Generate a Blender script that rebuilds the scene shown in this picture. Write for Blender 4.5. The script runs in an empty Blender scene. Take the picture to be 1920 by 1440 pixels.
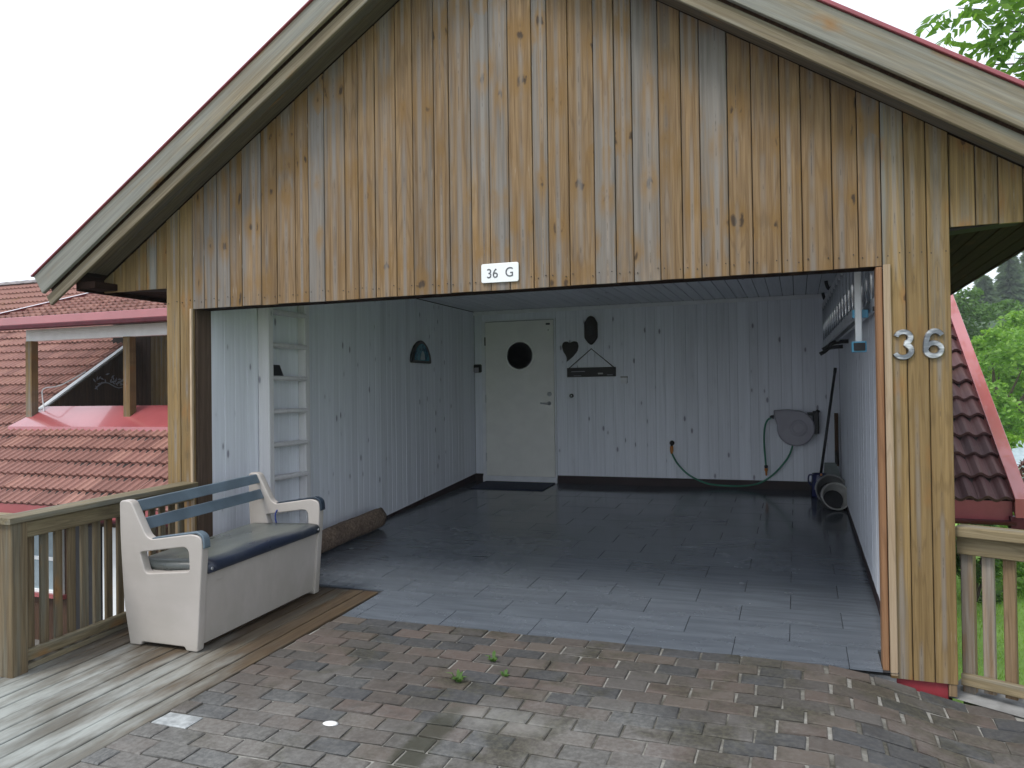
import bpy, bmesh, math, random
import numpy as np
from mathutils import Matrix, Vector, Euler

random.seed(7); rng = np.random.default_rng(7)
S = bpy.context.scene
COL = S.collection

# ------------------------------------------------------------------ camera
CAM = Vector((4.1024, -4.4853, 1.0999)); YAW, PITCH, ROLL, FPX = 0.3523, 0.012, -0.0132, 1456.2
def cam_axes():
    f = Vector((-math.sin(YAW)*math.cos(PITCH), math.cos(YAW)*math.cos(PITCH), math.sin(PITCH)))
    r = Vector((math.cos(YAW), math.sin(YAW), 0)); u = r.cross(f)
    return f, r*math.cos(ROLL)+u*math.sin(ROLL), -r*math.sin(ROLL)+u*math.cos(ROLL)
F_, R_, U_ = cam_axes()
cam = bpy.data.cameras.new('camera'); co = bpy.data.objects.new('camera', cam); COL.objects.link(co)
M = Matrix((R_, U_, -F_)).transposed().to_4x4(); M.translation = CAM; co.matrix_world = M
cam.sensor_width = 36; cam.lens = FPX/1920*36; cam.clip_start = .05; cam.clip_end = 2000
S.camera = co
def pix(p):                                   # used only to choose which repeats are built singly
    d = Vector(p)-CAM; z = d.dot(F_)
    if z < .1: return None
    return 960+FPX*d.dot(R_)/z, 720-FPX*d.dot(U_)/z, z

# ------------------------------------------------------------------ world, sun, exposure
SUN_EL, SUN_AZ = math.radians(57), math.radians(212)     # azimuth clockwise from +Y
W = bpy.data.worlds.new('World'); S.world = W; W.use_nodes = True
wn = W.node_tree; wn.nodes.clear()
sky = wn.nodes.new('ShaderNodeTexSky'); sky.sky_type = 'NISHITA'; sky.sun_disc = False
sky.sun_elevation = SUN_EL; sky.sun_rotation = SUN_AZ
mx = wn.nodes.new('ShaderNodeMix'); mx.data_type = 'RGBA'; mx.inputs[0].default_value = .82
mx.inputs[7].default_value = (11.0, 11.7, 12.9, 1)       # overcast cloud veil
bg = wn.nodes.new('ShaderNodeBackground'); bg.inputs[1].default_value = .075
wo = wn.nodes.new('ShaderNodeOutputWorld')
wn.links.new(sky.outputs[0], mx.inputs[6]); wn.links.new(mx.outputs[2], bg.inputs[0]); wn.links.new(bg.outputs[0], wo.inputs[0])
sl = bpy.data.lights.new('sun', 'SUN'); sl.energy = 1.5; sl.angle = math.radians(18); sl.color = (1, .96, .9)
so = bpy.data.objects.new('sun', sl); COL.objects.link(so)
sd = Vector((math.sin(SUN_AZ)*math.cos(SUN_EL), math.cos(SUN_AZ)*math.cos(SUN_EL), math.sin(SUN_EL)))
so.rotation_euler = sd.to_track_quat('Z', 'Y').to_euler(); so.location = sd*30
S.view_settings.view_transform = 'Standard'; S.view_settings.look = 'None'
S.view_settings.gamma = 1; S.view_settings.use_curve_mapping = False
S.view_settings.exposure = 0.83
S.render.engine = 'CYCLES'
S.cycles.max_bounces = 8; S.cycles.diffuse_bounces = 5; S.cycles.use_denoising = True
S.cycles.sample_clamp_indirect = 8

# ------------------------------------------------------------------ mesh helpers
class MB:
    def __init__(s): s.v = []; s.f = []
    def add(s, v, f):
        n = len(s.v); s.v += [tuple(p) for p in v]; s.f += [tuple(i+n for i in q) for q in f]; return s
    def xf(s, m):
        s.v = [tuple(m @ Vector(p)) for p in s.v]; return s
    def mesh(s, name, m, smooth=False):
        me = bpy.data.meshes.new(name); me.from_pydata(s.v, [], s.f); me.update()
        bm = bmesh.new(); bm.from_mesh(me); bmesh.ops.recalc_face_normals(bm, faces=bm.faces); bm.to_mesh(me); bm.free()
        if m: me.materials.append(m)
        if smooth: me.polygons.foreach_set('use_smooth', [True]*len(me.polygons))
        return me
def link(name, me, parent=None, loc=None, rot=None, world=True):
    o = bpy.data.objects.new(name, me); COL.objects.link(o)
    if parent is not None:
        o.parent = parent
        if world: o.matrix_parent_inverse = WM[parent.name].inverted()
    if loc is not None: o.location = loc
    if rot is not None: o.rotation_euler = rot
    m = Matrix.LocRotScale(o.location, o.rotation_euler, None)
    WM[o.name] = (m if (parent is None or world) else WM[parent.name] @ m)
    return o
WM = {}
def obj(name, mb, m, parent=None, smooth=False, world=True, **k):
    return link(name, mb.mesh(name, m, smooth), parent, world=world, **k)
def tag(o, label=None, cat=None, group=None, kind=None):
    if label: o['label'] = label
    if cat: o['category'] = cat
    if group: o['group'] = group
    if kind: o['kind'] = kind
    return o
def thing(name, label, cat, loc=(0, 0, 0), rot=(0, 0, 0), group=None):
    o = link(name, None, None, loc, rot); return tag(o, label, cat, group)
def octo(a0, a1, b0, b1, c):
    return [(a0+c, b0), (a1-c, b0), (a1, b0+c), (a1, b1-c), (a1-c, b1), (a0+c, b1), (a0, b1-c), (a0, b0+c)]
def ext(mb, prof, axis, lo, hi):
    n = len(prof); fl = lo if callable(lo) else (lambda *a: lo); fh = hi if callable(hi) else (lambda *a: hi)
    def p(a, b, t):
        return {'X': (t, a, b), 'Y': (a, t, b), 'Z': (a, b, t)}[axis]
    v = [p(a, b, fl(a, b)) for a, b in prof]+[p(a, b, fh(a, b)) for a, b in prof]
    f = [tuple(range(n))[::-1], tuple(range(n, 2*n))]+[(i, (i+1) % n, n+(i+1) % n, n+i) for i in range(n)]
    return mb.add(v, f)
def box(x0, x1, y0, y1, z0, z1, c=0.0, axis='Z', mb=None):
    mb = mb or MB()
    if c <= 0:
        pr = {'X': [(y0, z0), (y1, z0), (y1, z1), (y0, z1)], 'Y': [(x0, z0), (x1, z0), (x1, z1), (x0, z1)], 'Z': [(x0, y0), (x1, y0), (x1, y1), (x0, y1)]}[axis]
    else:
        pr = {'X': octo(y0, y1, z0, z1, c), 'Y': octo(x0, x1, z0, z1, c), 'Z': octo(x0, x1, y0, y1, c)}[axis]
    lo, hi = {'X': (x0, x1), 'Y': (y0, y1), 'Z': (z0, z1)}[axis]
    return ext(mb, pr, axis, lo, hi)
def tube(pts, r, n=8, mb=None, cap=True):
    mb = mb or MB(); P = [Vector(p) for p in pts]; rr = r if isinstance(r, (list, tuple)) else [r]*len(P)
    v = []; up = None
    for i, p in enumerate(P):
        t = ((P[min(i+1, len(P)-1)]-P[max(i-1, 0)])).normalized()
        if up is None: up = t.orthogonal().normalized()
        a = (up-t*up.dot(t)).normalized(); b = t.cross(a); up = a
        v += [p+(a*math.cos(2*math.pi*k/n)+b*math.sin(2*math.pi*k/n))*rr[i] for k in range(n)]
    f = [(i*n+k, i*n+(k+1) % n, (i+1)*n+(k+1) % n, (i+1)*n+k) for i in range(len(P)-1) for k in range(n)]
    if cap: f += [tuple(range(n))[::-1], tuple(range((len(P)-1)*n, len(P)*n))]
    return mb.add(v, f)
def smoothpts(pts, k=6):
    P = [Vector(p) for p in pts]; out = []
    for i in range(len(P)-1):
        p0, p1, p2, p3 = P[max(i-1, 0)], P[i], P[i+1], P[min(i+2, len(P)-1)]
        for j in range(k):
            t = j/k
            out.append(.5*((2*p1)+(p2-p0)*t+(2*p0-5*p1+4*p2-p3)*t*t+(3*p1-p0-3*p2+p3)*t**3))
    return out+[P[-1]]
def lathe(prof, n=24, mb=None, m=None):
    v = []; f = []; k = len(prof)
    for r, z in prof: v += [(r*math.cos(2*math.pi*i/n), r*math.sin(2*math.pi*i/n), z) for i in range(n)]
    for j in range(k-1): f += [(j*n+i, j*n+(i+1) % n, (j+1)*n+(i+1) % n, (j+1)*n+i) for i in range(n)]
    if prof[0][0] > 1e-6: f.append(tuple(range(n))[::-1])
    if prof[-1][0] > 1e-6: f.append(tuple(range((k-1)*n, k*n)))
    if m is not None: v = [m @ Vector(p) for p in v]
    return (mb or MB()).add(v, f)
def fillet(poly, r, n=5):
    out = []; N = len(poly)
    for i, p in enumerate(poly):
        q = Vector(p[:2]); ri = p[2] if len(p) > 2 else r
        a = Vector(poly[i-1][:2])-q; b = Vector(poly[(i+1) % N][:2])-q
        d = min(ri, a.length*.45, b.length*.45)
        if d < 1e-4: out.append(tuple(q)); continue
        A = q+a.normalized()*d; B = q+b.normalized()*d
        for k in range(n+1):
            t = k/n; out.append(tuple((1-t)**2*A+2*t*(1-t)*q+t*t*B))
    return out
def slab(loops, thick, bevel, m, name, plane='XZ', off=0.0, res=2):
    """flat shape with optional holes, extruded and bevelled; plane XZ = stands along Y, XY = lies, YZ = stands along X"""
    cu = bpy.data.curves.new(name, 'CURVE'); cu.dimensions = '2D'; cu.fill_mode = 'BOTH'
    cu.extrude = max(thick/2-bevel, 1e-4); cu.bevel_depth = bevel; cu.bevel_resolution = res
    cu.offset = -bevel
    for lp in loops:
        s = cu.splines.new('POLY'); s.points.add(len(lp)-1); s.use_cyclic_u = True
        for pt, q in zip(s.points, lp): pt.co = (q[0], q[1], 0, 1)
    return curve_mesh(cu, m, name, plane, off)
def curve_mesh(cu, m, name, plane, off):
    t = bpy.data.objects.new('tmp', cu); COL.objects.link(t)
    dg = bpy.context.evaluated_depsgraph_get()
    me = bpy.data.meshes.new_from_object(t.evaluated_get(dg)); bpy.data.objects.remove(t)
    if plane == 'XZ': me.transform(Matrix(((1, 0, 0, 0), (0, 0, -1, off), (0, 1, 0, 0), (0, 0, 0, 1))))
    elif plane == 'YZ': me.transform(Matrix(((0, 0, 1, off), (1, 0, 0, 0), (0, 1, 0, 0), (0, 0, 0, 1))))
    me.materials.clear(); me.materials.append(m); me.name = name
    return me
def text_mesh(body, size, thick, m, name, x, y, z, offset=0.0, bevel=0.0, sx=1.0):
    cu = bpy.data.curves.new(name, 'FONT'); cu.body = body; cu.size = size; cu.extrude = thick/2; cu.offset = offset
    cu.bevel_depth = bevel; cu.bevel_resolution = 2
    me = curve_mesh(cu, m, name, 'XZ', 0)
    me.transform(Matrix.Diagonal((sx, 1, 1, 1)))
    xs = [v.co.x for v in me.vertices]; zs = [v.co.z for v in me.vertices]
    me.transform(Matrix.Translation((x-(min(xs)+max(xs))/2, y, z-(min(zs)+max(zs))/2)))
    return me

# ------------------------------------------------------------------ materials
class NT:
    def __init__(s, name):
        s.m = bpy.data.materials.new(name); s.m.use_nodes = True; s.t = s.m.node_tree; s.t.nodes.clear()
        s.out = s.n('ShaderNodeOutputMaterial'); s.b = s.n('ShaderNodeBsdfPrincipled'); s.l(s.b.outputs[0], s.out.inputs[0])
    def n(s, k, **a):
        x = s.t.nodes.new(k)
        for i, v in a.items(): setattr(x, i, v)
        return x
    def l(s, a, b): s.t.links.new(a, b)
    def put(s, sock, v):
        if hasattr(v, 'is_linked') or hasattr(v, 'links'): s.l(v, sock)
        else: sock.default_value = v
    def coord(s, kind='Object'): return s.n('ShaderNodeTexCoord').outputs[kind]
    def pos(s): return s.n('ShaderNodeNewGeometry').outputs['Position']
    def rand(s): return s.n('ShaderNodeObjectInfo').outputs['Random']
    def math(s, op, a, b=0.0, c=None, clamp=False):
        x = s.n('ShaderNodeMath', operation=op, use_clamp=clamp); s.put(x.inputs[0], a); s.put(x.inputs[1], b)
        if c is not None: s.put(x.inputs[2], c)
        return x.outputs[0]
    def vec(s, op, a, b):
        x = s.n('ShaderNodeVectorMath', operation=op); s.put(x.inputs[0], a); s.put(x.inputs[1], b); return x.outputs[0]
    def scale(s, v, sc, off=None):
        r = s.vec('MULTIPLY', v, sc)
        return s.vec('ADD', r, off) if off is not None else r
    def randvec(s, k=37.0):
        c = s.n('ShaderNodeCombineXYZ'); r = s.rand()
        s.l(s.math('MULTIPLY', r, k), c.inputs[0]); s.l(s.math('MULTIPLY', r, k*1.7), c.inputs[1]); s.l(s.math('MULTIPLY', r, k*2.3), c.inputs[2])
        return c.outputs[0]
    def noise(s, v, sc=1.0, det=3.0, rough=.55, dist=0.0):
        x = s.n('ShaderNodeTexNoise'); s.l(v, x.inputs['Vector']); x.inputs['Scale'].default_value = sc
        x.inputs['Detail'].default_value = det; x.inputs['Roughness'].default_value = rough; x.inputs['Distortion'].default_value = dist
        return x.outputs['Fac']
    def voro(s, v, sc=1.0, feat='F1'):
        x = s.n('ShaderNodeTexVoronoi', feature=feat); s.l(v, x.inputs['Vector']); x.inputs['Scale'].default_value = sc
        return x.outputs['Distance'], x.outputs['Color']
    def ramp(s, f, stops, interp='LINEAR'):
        x = s.n('ShaderNodeValToRGB'); x.color_ramp.interpolation = interp; e = x.color_ramp.elements
        while len(e) < len(stops): e.new(.5)
        for i, (p, c) in enumerate(stops):
            e[i].position = p; e[i].color = (*c, 1) if len(c) == 3 else c
        s.l(f, x.inputs[0]); return x.outputs[0]
    def band(s, f, a, b):
        x = s.n('ShaderNodeMapRange', interpolation_type='SMOOTHSTEP'); s.put(x.inputs[0], f)
        x.inputs[1].default_value = a; x.inputs[2].default_value = b; return x.outputs[0]
    def mix(s, f, a, b, mode='MIX'):
        x = s.n('ShaderNodeMix', data_type='RGBA', blend_type=mode); s.put(x.inputs[0], f)
        for i, c in ((6, a), (7, b)):
            if isinstance(c, tuple): x.inputs[i].default_value = (*c, 1)
            else: s.l(c, x.inputs[i])
        return x.outputs[2]
    def bump(s, h, st=.3, d=.01):
        x = s.n('ShaderNodeBump'); x.inputs['Strength'].default_value = st; x.inputs['Distance'].default_value = d
        s.l(h, x.inputs['Height']); s.l(x.outputs[0], s.b.inputs['Normal'])
    def done(s, col=None, rough=.6, metal=0.0, spec=None, **k):
        if col is not None:
            if isinstance(col, tuple): s.b.inputs['Base Color'].default_value = (*col, 1)
            else: s.l(col, s.b.inputs['Base Color'])
        s.put(s.b.inputs['Roughness'], rough); s.b.inputs['Metallic'].default_value = metal
        if spec is not None: s.b.inputs['Specular IOR Level'].default_value = spec
        for a, v in k.items(): s.put(s.b.inputs[a.replace('_', ' ')], v)
        return s.m
def plain(name, col, rough=.5, metal=0.0, var=.12, sc=6.0, bump=0.0, spec=None):
    t = NT(name); n = t.noise(t.coord(), sc, 4)
    c = t.mix(t.band(n, .3, .7), tuple(x*(1-var) for x in col), tuple(min(1, x*(1+var)) for x in col))
    if bump: t.bump(t.noise(t.coord(), sc*8, 3), bump, .004)
    return t.done(c, rough, metal, spec)
def axscale(axis, across, along):
    return {'X': (along, across, across), 'Y': (across, along, across), 'Z': (across, across, along)}[axis]
def wood(name, axis, dark, light, grey, grey_lo, grey_hi, knotcol=(.09, .05, .025), amber=(.30, .155, .05), fleck=(.50, .45, .38), fleckamt=.8, rough=.75, knots=.55, knotsize=1.0, tint=.16, stain=None, tone=.80, mirror=False):
    t = NT(name); P = t.coord(); R = t.randvec(); r = t.rand()
    V = t.vec('ADD', P, R)
    W = V
    if mirror:                       # flat-sawn: figure, knots and weathering lie symmetrically about the middle of the board
        sg = t.n('ShaderNodeSeparateXYZ'); t.l(t.coord('Generated'), sg.inputs[0]); so_ = t.n('ShaderNodeSeparateXYZ'); t.l(P, so_.inputs[0])
        mm = t.math('MULTIPLY', t.math('ABSOLUTE', t.math('SUBTRACT', sg.outputs[0], t.math('MULTIPLY_ADD', r, .36, .32))), .125)
        cm = t.n('ShaderNodeCombineXYZ'); t.l(mm, cm.inputs[0]); t.l(so_.outputs[2], cm.inputs[2]); W = t.vec('ADD', cm.outputs[0], R)
    grain = t.noise(t.scale(V, axscale(axis, 55, 1.6)), 1, 5, .6, .3)
    streak = t.noise(t.scale(W, axscale(axis, 16, .55)), 1, 4, .6)
    fib = t.noise(t.scale(V, axscale(axis, 150, 2.2)), 1, 3, .7)
    c = t.mix(t.band(t.math('MULTIPLY_ADD', fib, .3, t.math('MULTIPLY', grain, .7)), .32, .68), dark, light)
    c = t.mix(t.math('MULTIPLY', t.band(streak, .45, .75), .35), c, tuple(x*.7 for x in dark))
    fig = t.noise(t.scale(W, axscale(axis, 7.5, .42)), 1, 2, .5)
    lines = t.math('ABSOLUTE', t.math('SINE', t.math('MULTIPLY', fig, 62.0)))
    c = t.mix(t.math('MULTIPLY', t.math('SUBTRACT', 1.0, t.band(lines, .12, .6)), .34), c, tuple(x*.66 for x in dark))
    # weathered grey areas, each board its own share
    g = t.noise(t.scale(W, axscale(axis, 13 if mirror else 9, .5)), 1, 5, .65)
    g = t.math('ADD', g, t.math('MULTIPLY', t.math('SUBTRACT', r, .5), .22))
    gm = t.band(g, grey_lo, grey_hi)
    c = t.mix(gm, c, t.mix(t.band(grain, .25, .75), tuple(x*.62 for x in grey), grey))
    dk = t.band(t.noise(t.scale(W, axscale(axis, 26, .7)), 1, 4, .65), .60, .76)
    c = t.mix(t.math('MULTIPLY', t.math('MULTIPLY', dk, gm), .6), c, tuple(x*.38 for x in grey))
    # pale raised fibres
    fl = t.noise(t.scale(W, axscale(axis, 42, 2.6)), 1, 3, .7)
    flm = t.math('MULTIPLY', t.band(fl, .66, .74), t.band(streak, .5, .62))
    c = t.mix(t.math('MULTIPLY', flm, fleckamt), c, fleck)
    # knots
    kv = t.scale(W, axscale(axis, 9.0, 3.6 if mirror else 3.4))
    wob = t.math('MULTIPLY', t.math('SUBTRACT', t.noise(t.scale(V, axscale(axis, 15, 9)), 1, 3), .5), .55)
    wv = t.n('ShaderNodeCombineXYZ'); [t.l(wob, i) for i in wv.inputs]
    kv = t.vec('ADD', kv, wv.outputs[0])
    d, kc = t.voro(kv, 1)
    sep = t.n('ShaderNodeSeparateColor'); t.l(kc, sep.inputs[0])
    gate = t.math('LESS_THAN', sep.outputs[0], knots)
    am = t.math('MULTIPLY', t.math('SUBTRACT', 1.0, t.band(d, .08*knotsize, .42*knotsize)), gate)
    kn = t.math('MULTIPLY', t.math('SUBTRACT', 1.0, t.band(d, .05*knotsize, .12*knotsize)), gate)
    c = t.mix(t.math('MULTIPLY', am, .75), c, amber)
    c = t.mix(t.math('MULTIPLY', kn, .92), c, knotcol)
    if mirror:                       # pith streak: silvery with fine dark checks
        pn = t.noise(t.scale(V, (70, 70, 1.1)), 1, 3, .6); pz = t.noise(t.scale(V, (3, 3, 1.3)), 1, 3)
        pm = t.math('MULTIPLY', t.math('SUBTRACT', 1.0, t.band(mm, .004, .020)), t.band(pz, .42, .58))
        c = t.mix(t.math('MULTIPLY', pm, .55), c, (.27, .255, .24))
        ck = t.math('MULTIPLY', t.math('SUBTRACT', 1.0, t.band(mm, .0012, .0035)), t.band(t.noise(t.scale(V, (9, 9, 6)), 1, 4, .7), .52, .6))
        c = t.mix(t.math('MULTIPLY', ck, .55), c, (.07, .06, .055))
    # board to board tint
    k = t.math('MULTIPLY_ADD', r, 2*tint*tone, (1-tint)*tone)
    cc = t.n('ShaderNodeCombineColor'); [t.l(k, i) for i in cc.inputs[:3]]
    c = t.mix(1.0, c, cc.outputs[0], 'MULTIPLY')
    if stain: c = stain(t, c)
    t.bump(grain, .35, .004)
    return t.done(c, rough, spec=.3)

def deckstain(t, c):       # silver-grey where the boards are bleached, brown and damp where they are not
    P = t.pos(); sp = t.n('ShaderNodeSeparateXYZ'); t.l(P, sp.inputs[0])
    n = t.noise(t.scale(P, (5, 1.3, 1)), 1, 5, .65)
    m = t.math('ADD', t.math('MULTIPLY', sp.outputs[1], -.95), t.math('MULTIPLY', sp.outputs[0], -.38))
    m = t.math('ADD', m, t.math('MULTIPLY', n, 1.9))
    return t.mix(t.math('MULTIPLY', t.band(m, 1.15, 2.6), .74), c, t.mix(t.band(n, .35, .65), (.19, .20, .185), (.42, .455, .44)))

M = {}
M['facade'] = wood('weathered_cladding', 'Z', (.180, .108, .050), (.345, .228, .118), (.238, .213, .188), .42, .64, knots=.9, knotsize=1.35, amber=(.24, .135, .042), knotcol=(.055, .035, .022), mirror=True, tint=.13)
M['column'] = wood('stained_cladding', 'Z', (.205, .132, .053), (.34, .23, .10), (.25, .238, .205), .50, .70, knots=.8, mirror=True)
M['barge'] = wood('barge_board_wood', 'X', (.20, .155, .095), (.35, .295, .20), (.285, .285, .25), .40, .66, knots=.3)
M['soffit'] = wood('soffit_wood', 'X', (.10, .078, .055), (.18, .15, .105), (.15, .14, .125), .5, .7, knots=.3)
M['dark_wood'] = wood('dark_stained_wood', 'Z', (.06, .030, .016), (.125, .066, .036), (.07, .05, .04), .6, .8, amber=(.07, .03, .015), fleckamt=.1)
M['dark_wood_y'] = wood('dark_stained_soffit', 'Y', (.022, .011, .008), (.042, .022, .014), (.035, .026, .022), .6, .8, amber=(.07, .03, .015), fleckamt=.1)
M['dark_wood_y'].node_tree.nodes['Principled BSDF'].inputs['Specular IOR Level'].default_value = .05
M['reveal'] = wood('brown_reveal_wood', 'Z', (.10, .065, .045), (.17, .115, .08), (.15, .125, .105), .5, .75, fleckamt=.2, knots=.25)
M['jamb'] = wood('fresh_pine', 'Z', (.27, .135, .065), (.38, .21, .108), (.5, .42, .33), .72, .85, knots=.2, fleckamt=.3)
M['jamb_pale'] = wood('pale_pine', 'Z', (.44, .32, .20), (.58, .45, .32), (.5, .45, .38), .6, .8, knots=.2)
M['rail_y'] = wood('railing_wood_lengthwise', 'Y', (.15, .118, .065), (.30, .25, .15), (.31, .305, .25), .42, .66, knots=.3)
M['rail_x'] = wood('railing_wood_across', 'X', (.20, .155, .08), (.36, .29, .175), (.34, .32, .26), .5, .7, knots=.3)
M['rail_z'] = wood('railing_wood_upright', 'Z', (.120, .084, .046), (.245, .188, .108), (.215, .208, .162), .48, .70, knots=.3)
M['rail_zr'] = wood('garden_railing_wood', 'Z', (.21, .135, .07), (.36, .25, .145), (.38, .34, .29), .5, .68, knots=.3)
M['deck'] = wood('deck_wood', 'Y', (.060, .040, .024), (.145, .102, .06), (.17, .15, .115), .5, .75, knots=.4, amber=(.09, .055, .025), stain=deckstain, fleckamt=.3, rough=.55)

def whiteboard(name, axis, base=(.81, .84, .905), knot=(.24, .235, .29), kn=.6):
    t = NT(name); V = t.vec('ADD', t.coord(), t.randvec()); r = t.rand()
    g = t.noise(t.scale(V, axscale(axis, 40, 1.2)), 1, 4, .6)
    s = t.noise(t.scale(V, axscale(axis, 10, .6)), 1, 4, .6)
    c = t.mix(t.band(g, .3, .7), tuple(x*.9 for x in base), base)
    c = t.mix(t.math('MULTIPLY', t.band(s, .56, .78), .38), c, tuple(x*.62 for x in base))
    d, kc = t.voro(t.scale(V, axscale(axis, 9, 3.6)), 1); sep = t.n('ShaderNodeSeparateColor'); t.l(kc, sep.inputs[0])
    gate = t.math('LESS_THAN', sep.outputs[0], kn)
    k = t.math('MULTIPLY', t.math('SUBTRACT', 1.0, t.band(d, .07, .15)), gate)
    h = t.math('MULTIPLY', t.math('SUBTRACT', 1.0, t.band(d, .1, .35)), gate)
    c = t.mix(t.math('MULTIPLY', h, .2), c, tuple(x*.7 for x in base)); c = t.mix(t.math('MULTIPLY', k, .85), c, knot)
    kk = t.math('MULTIPLY_ADD', r, .1, .93); cc = t.n('ShaderNodeCombineColor'); [t.l(kk, i) for i in cc.inputs[:3]]
    c = t.mix(1.0, c, cc.outputs[0], 'MULTIPLY'); t.bump(g, .15, .003)
    return t.done(c, .5, spec=.3)
M['white_z'] = whiteboard('whitewashed_panel', 'Z')
M['white_y'] = whiteboard('whitewashed_ceiling', 'Y', (.76, .785, .83), kn=.12)
M['white_ladder'] = whiteboard('white_ladder_paint', 'Z', (.70, .69, .70), kn=.25)
M['white_trim'] = plain('white_trim_paint', (.75, .765, .80), .45, var=.05)
M['door'] = plain('cream_door_paint', (.79, .785, .745), .35, var=.03)
M['black'] = plain('black_plastic', (.012, .012, .014), .45)
M['blackmetal'] = plain('dark_bronze', (.022, .018, .016), .5, .3)
M['gap'] = plain('dark_gap', (.012, .009, .008), .9)
M['steel'] = plain('brushed_steel', (.55, .56, .58), .32, .9, var=.15)
def numeral():
    t = NT('worn_steel_numeral'); n = t.noise(t.scale(t.coord(), (9, 9, 26)), 1, 3)
    return t.done(t.mix(t.band(n, .40, .66), (.16, .17, .19), (.72, .73, .75)), t.math('MULTIPLY_ADD', n, .3, .22), .75)
M['numeral'] = numeral()
M['alu'] = plain('aluminium', (.55, .56, .58), .35, .6, var=.12)
M['rung'] = plain('polished_rung', (.62, .64, .66), .22, .95, var=.1)
M['plinth'] = plain('dark_red_plinth', (.018, .006, .007), .6, var=.3)
M['redbase'] = plain('red_plinth', (.22, .022, .03), .55, var=.2)
M['redmetal'] = plain('red_sheet_metal', (.36, .085, .09), .2, var=.08, sc=1.5, spec=.8)
M['redmetal'].node_tree.nodes['Principled BSDF'].inputs['Coat Weight'].default_value = .8
M['redroofmetal'] = plain('garage_red_edge', (.27, .055, .065), .28, var=.1, spec=.7)
M['gutter'] = plain('dark_red_gutter', (.075, .011, .017), .55, var=.15, spec=.25)
M['whitebeam'] = plain('white_beam', (.86, .88, .87), .45, var=.04)
M['glass'] = plain('dark_window_glass', (.01, .011, .013), .06)
M['paleglass'] = plain('pale_reflecting_glass', (.30, .37, .40), .08)
M['whiteplastic'] = plain('white_enamel', (.80, .82, .82), .25, var=.02)
M['greytext'] = plain('grey_lettering', (.09, .095, .105), .5)
M['bench'] = None
def benchmat():
    t = NT('bench_resin'); P = t.coord(); n = t.noise(t.scale(P, (1, 3, 1.6)), 2.2, 5, .6)
    sp = t.n('ShaderNodeSeparateXYZ'); t.l(P, sp.inputs[0])
    low = t.math('MULTIPLY', t.math('SUBTRACT', 1.0, t.band(t.math('ADD', sp.outputs[2], t.math('MULTIPLY', n, .3)), .12, .42)), .32)
    c = t.mix(t.band(n, .35, .7), (.40, .368, .338), (.455, .42, .39)); c = t.mix(low, c, (.36, .34, .27))
    t.bump(t.noise(P, 140, 2), .1, .002)
    return t.done(c, .42, spec=.4)
M['bench'] = benchmat()
M['slat'] = plain('blue_grey_slat', (.105, .142, .175), .4, var=.15, sc=5, bump=.1)
def lidmat():
    t = NT('wet_dark_lid'); P = t.coord(); n = t.noise(t.scale(P, (3, 1.4, 3)), 1.6, 5, .6)
    sp = t.n('ShaderNodeSeparateXYZ'); t.l(P, sp.inputs[0])
    e = t.band(t.math('MULTIPLY_ADD', n, -.32, t.math('ADD', sp.outputs[0], t.math('MULTIPLY', sp.outputs[1], -.07))), .52, .66)
    c = t.mix(e, t.mix(t.band(n, .3, .7), (.085, .095, .09), (.125, .135, .125)), (.014, .02, .038))
    t.bump(t.noise(P, 60, 3), .25, .003)
    return t.done(c, t.math('MULTIPLY_ADD', n, .5, .08), spec=.5)
M['lid'] = lidmat()
M['navy'] = plain('navy_plastic', (.02, .032, .05), .35, var=.2)
M['bluecord'] = plain('blue_cord', (.02, .04, .22), .5)

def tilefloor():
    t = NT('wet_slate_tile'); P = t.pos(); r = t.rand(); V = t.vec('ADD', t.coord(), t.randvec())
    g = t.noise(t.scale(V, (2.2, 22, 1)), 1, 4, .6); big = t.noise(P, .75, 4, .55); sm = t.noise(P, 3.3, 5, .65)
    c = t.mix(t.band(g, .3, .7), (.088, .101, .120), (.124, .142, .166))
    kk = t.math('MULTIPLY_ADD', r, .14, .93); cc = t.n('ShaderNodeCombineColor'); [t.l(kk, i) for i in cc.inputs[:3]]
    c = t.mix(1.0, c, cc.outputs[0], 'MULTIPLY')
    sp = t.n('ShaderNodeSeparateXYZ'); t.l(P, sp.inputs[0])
    wet_and_sky = t.math('ADD', t.math('MULTIPLY_ADD', sm, .16, big), t.math('MULTIPLY', sp.outputs[1], .075))  # wet patches, plus sky reflection painted in as a paler front
    w = t.band(wet_and_sky, .62, 1.12)
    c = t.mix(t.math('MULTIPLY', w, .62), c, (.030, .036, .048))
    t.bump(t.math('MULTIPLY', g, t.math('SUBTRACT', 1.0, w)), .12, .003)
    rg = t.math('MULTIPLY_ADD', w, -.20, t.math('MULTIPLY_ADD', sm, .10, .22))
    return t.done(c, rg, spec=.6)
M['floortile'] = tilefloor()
M['grout'] = plain('dark_grout', (.02, .021, .023), .9)

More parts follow.
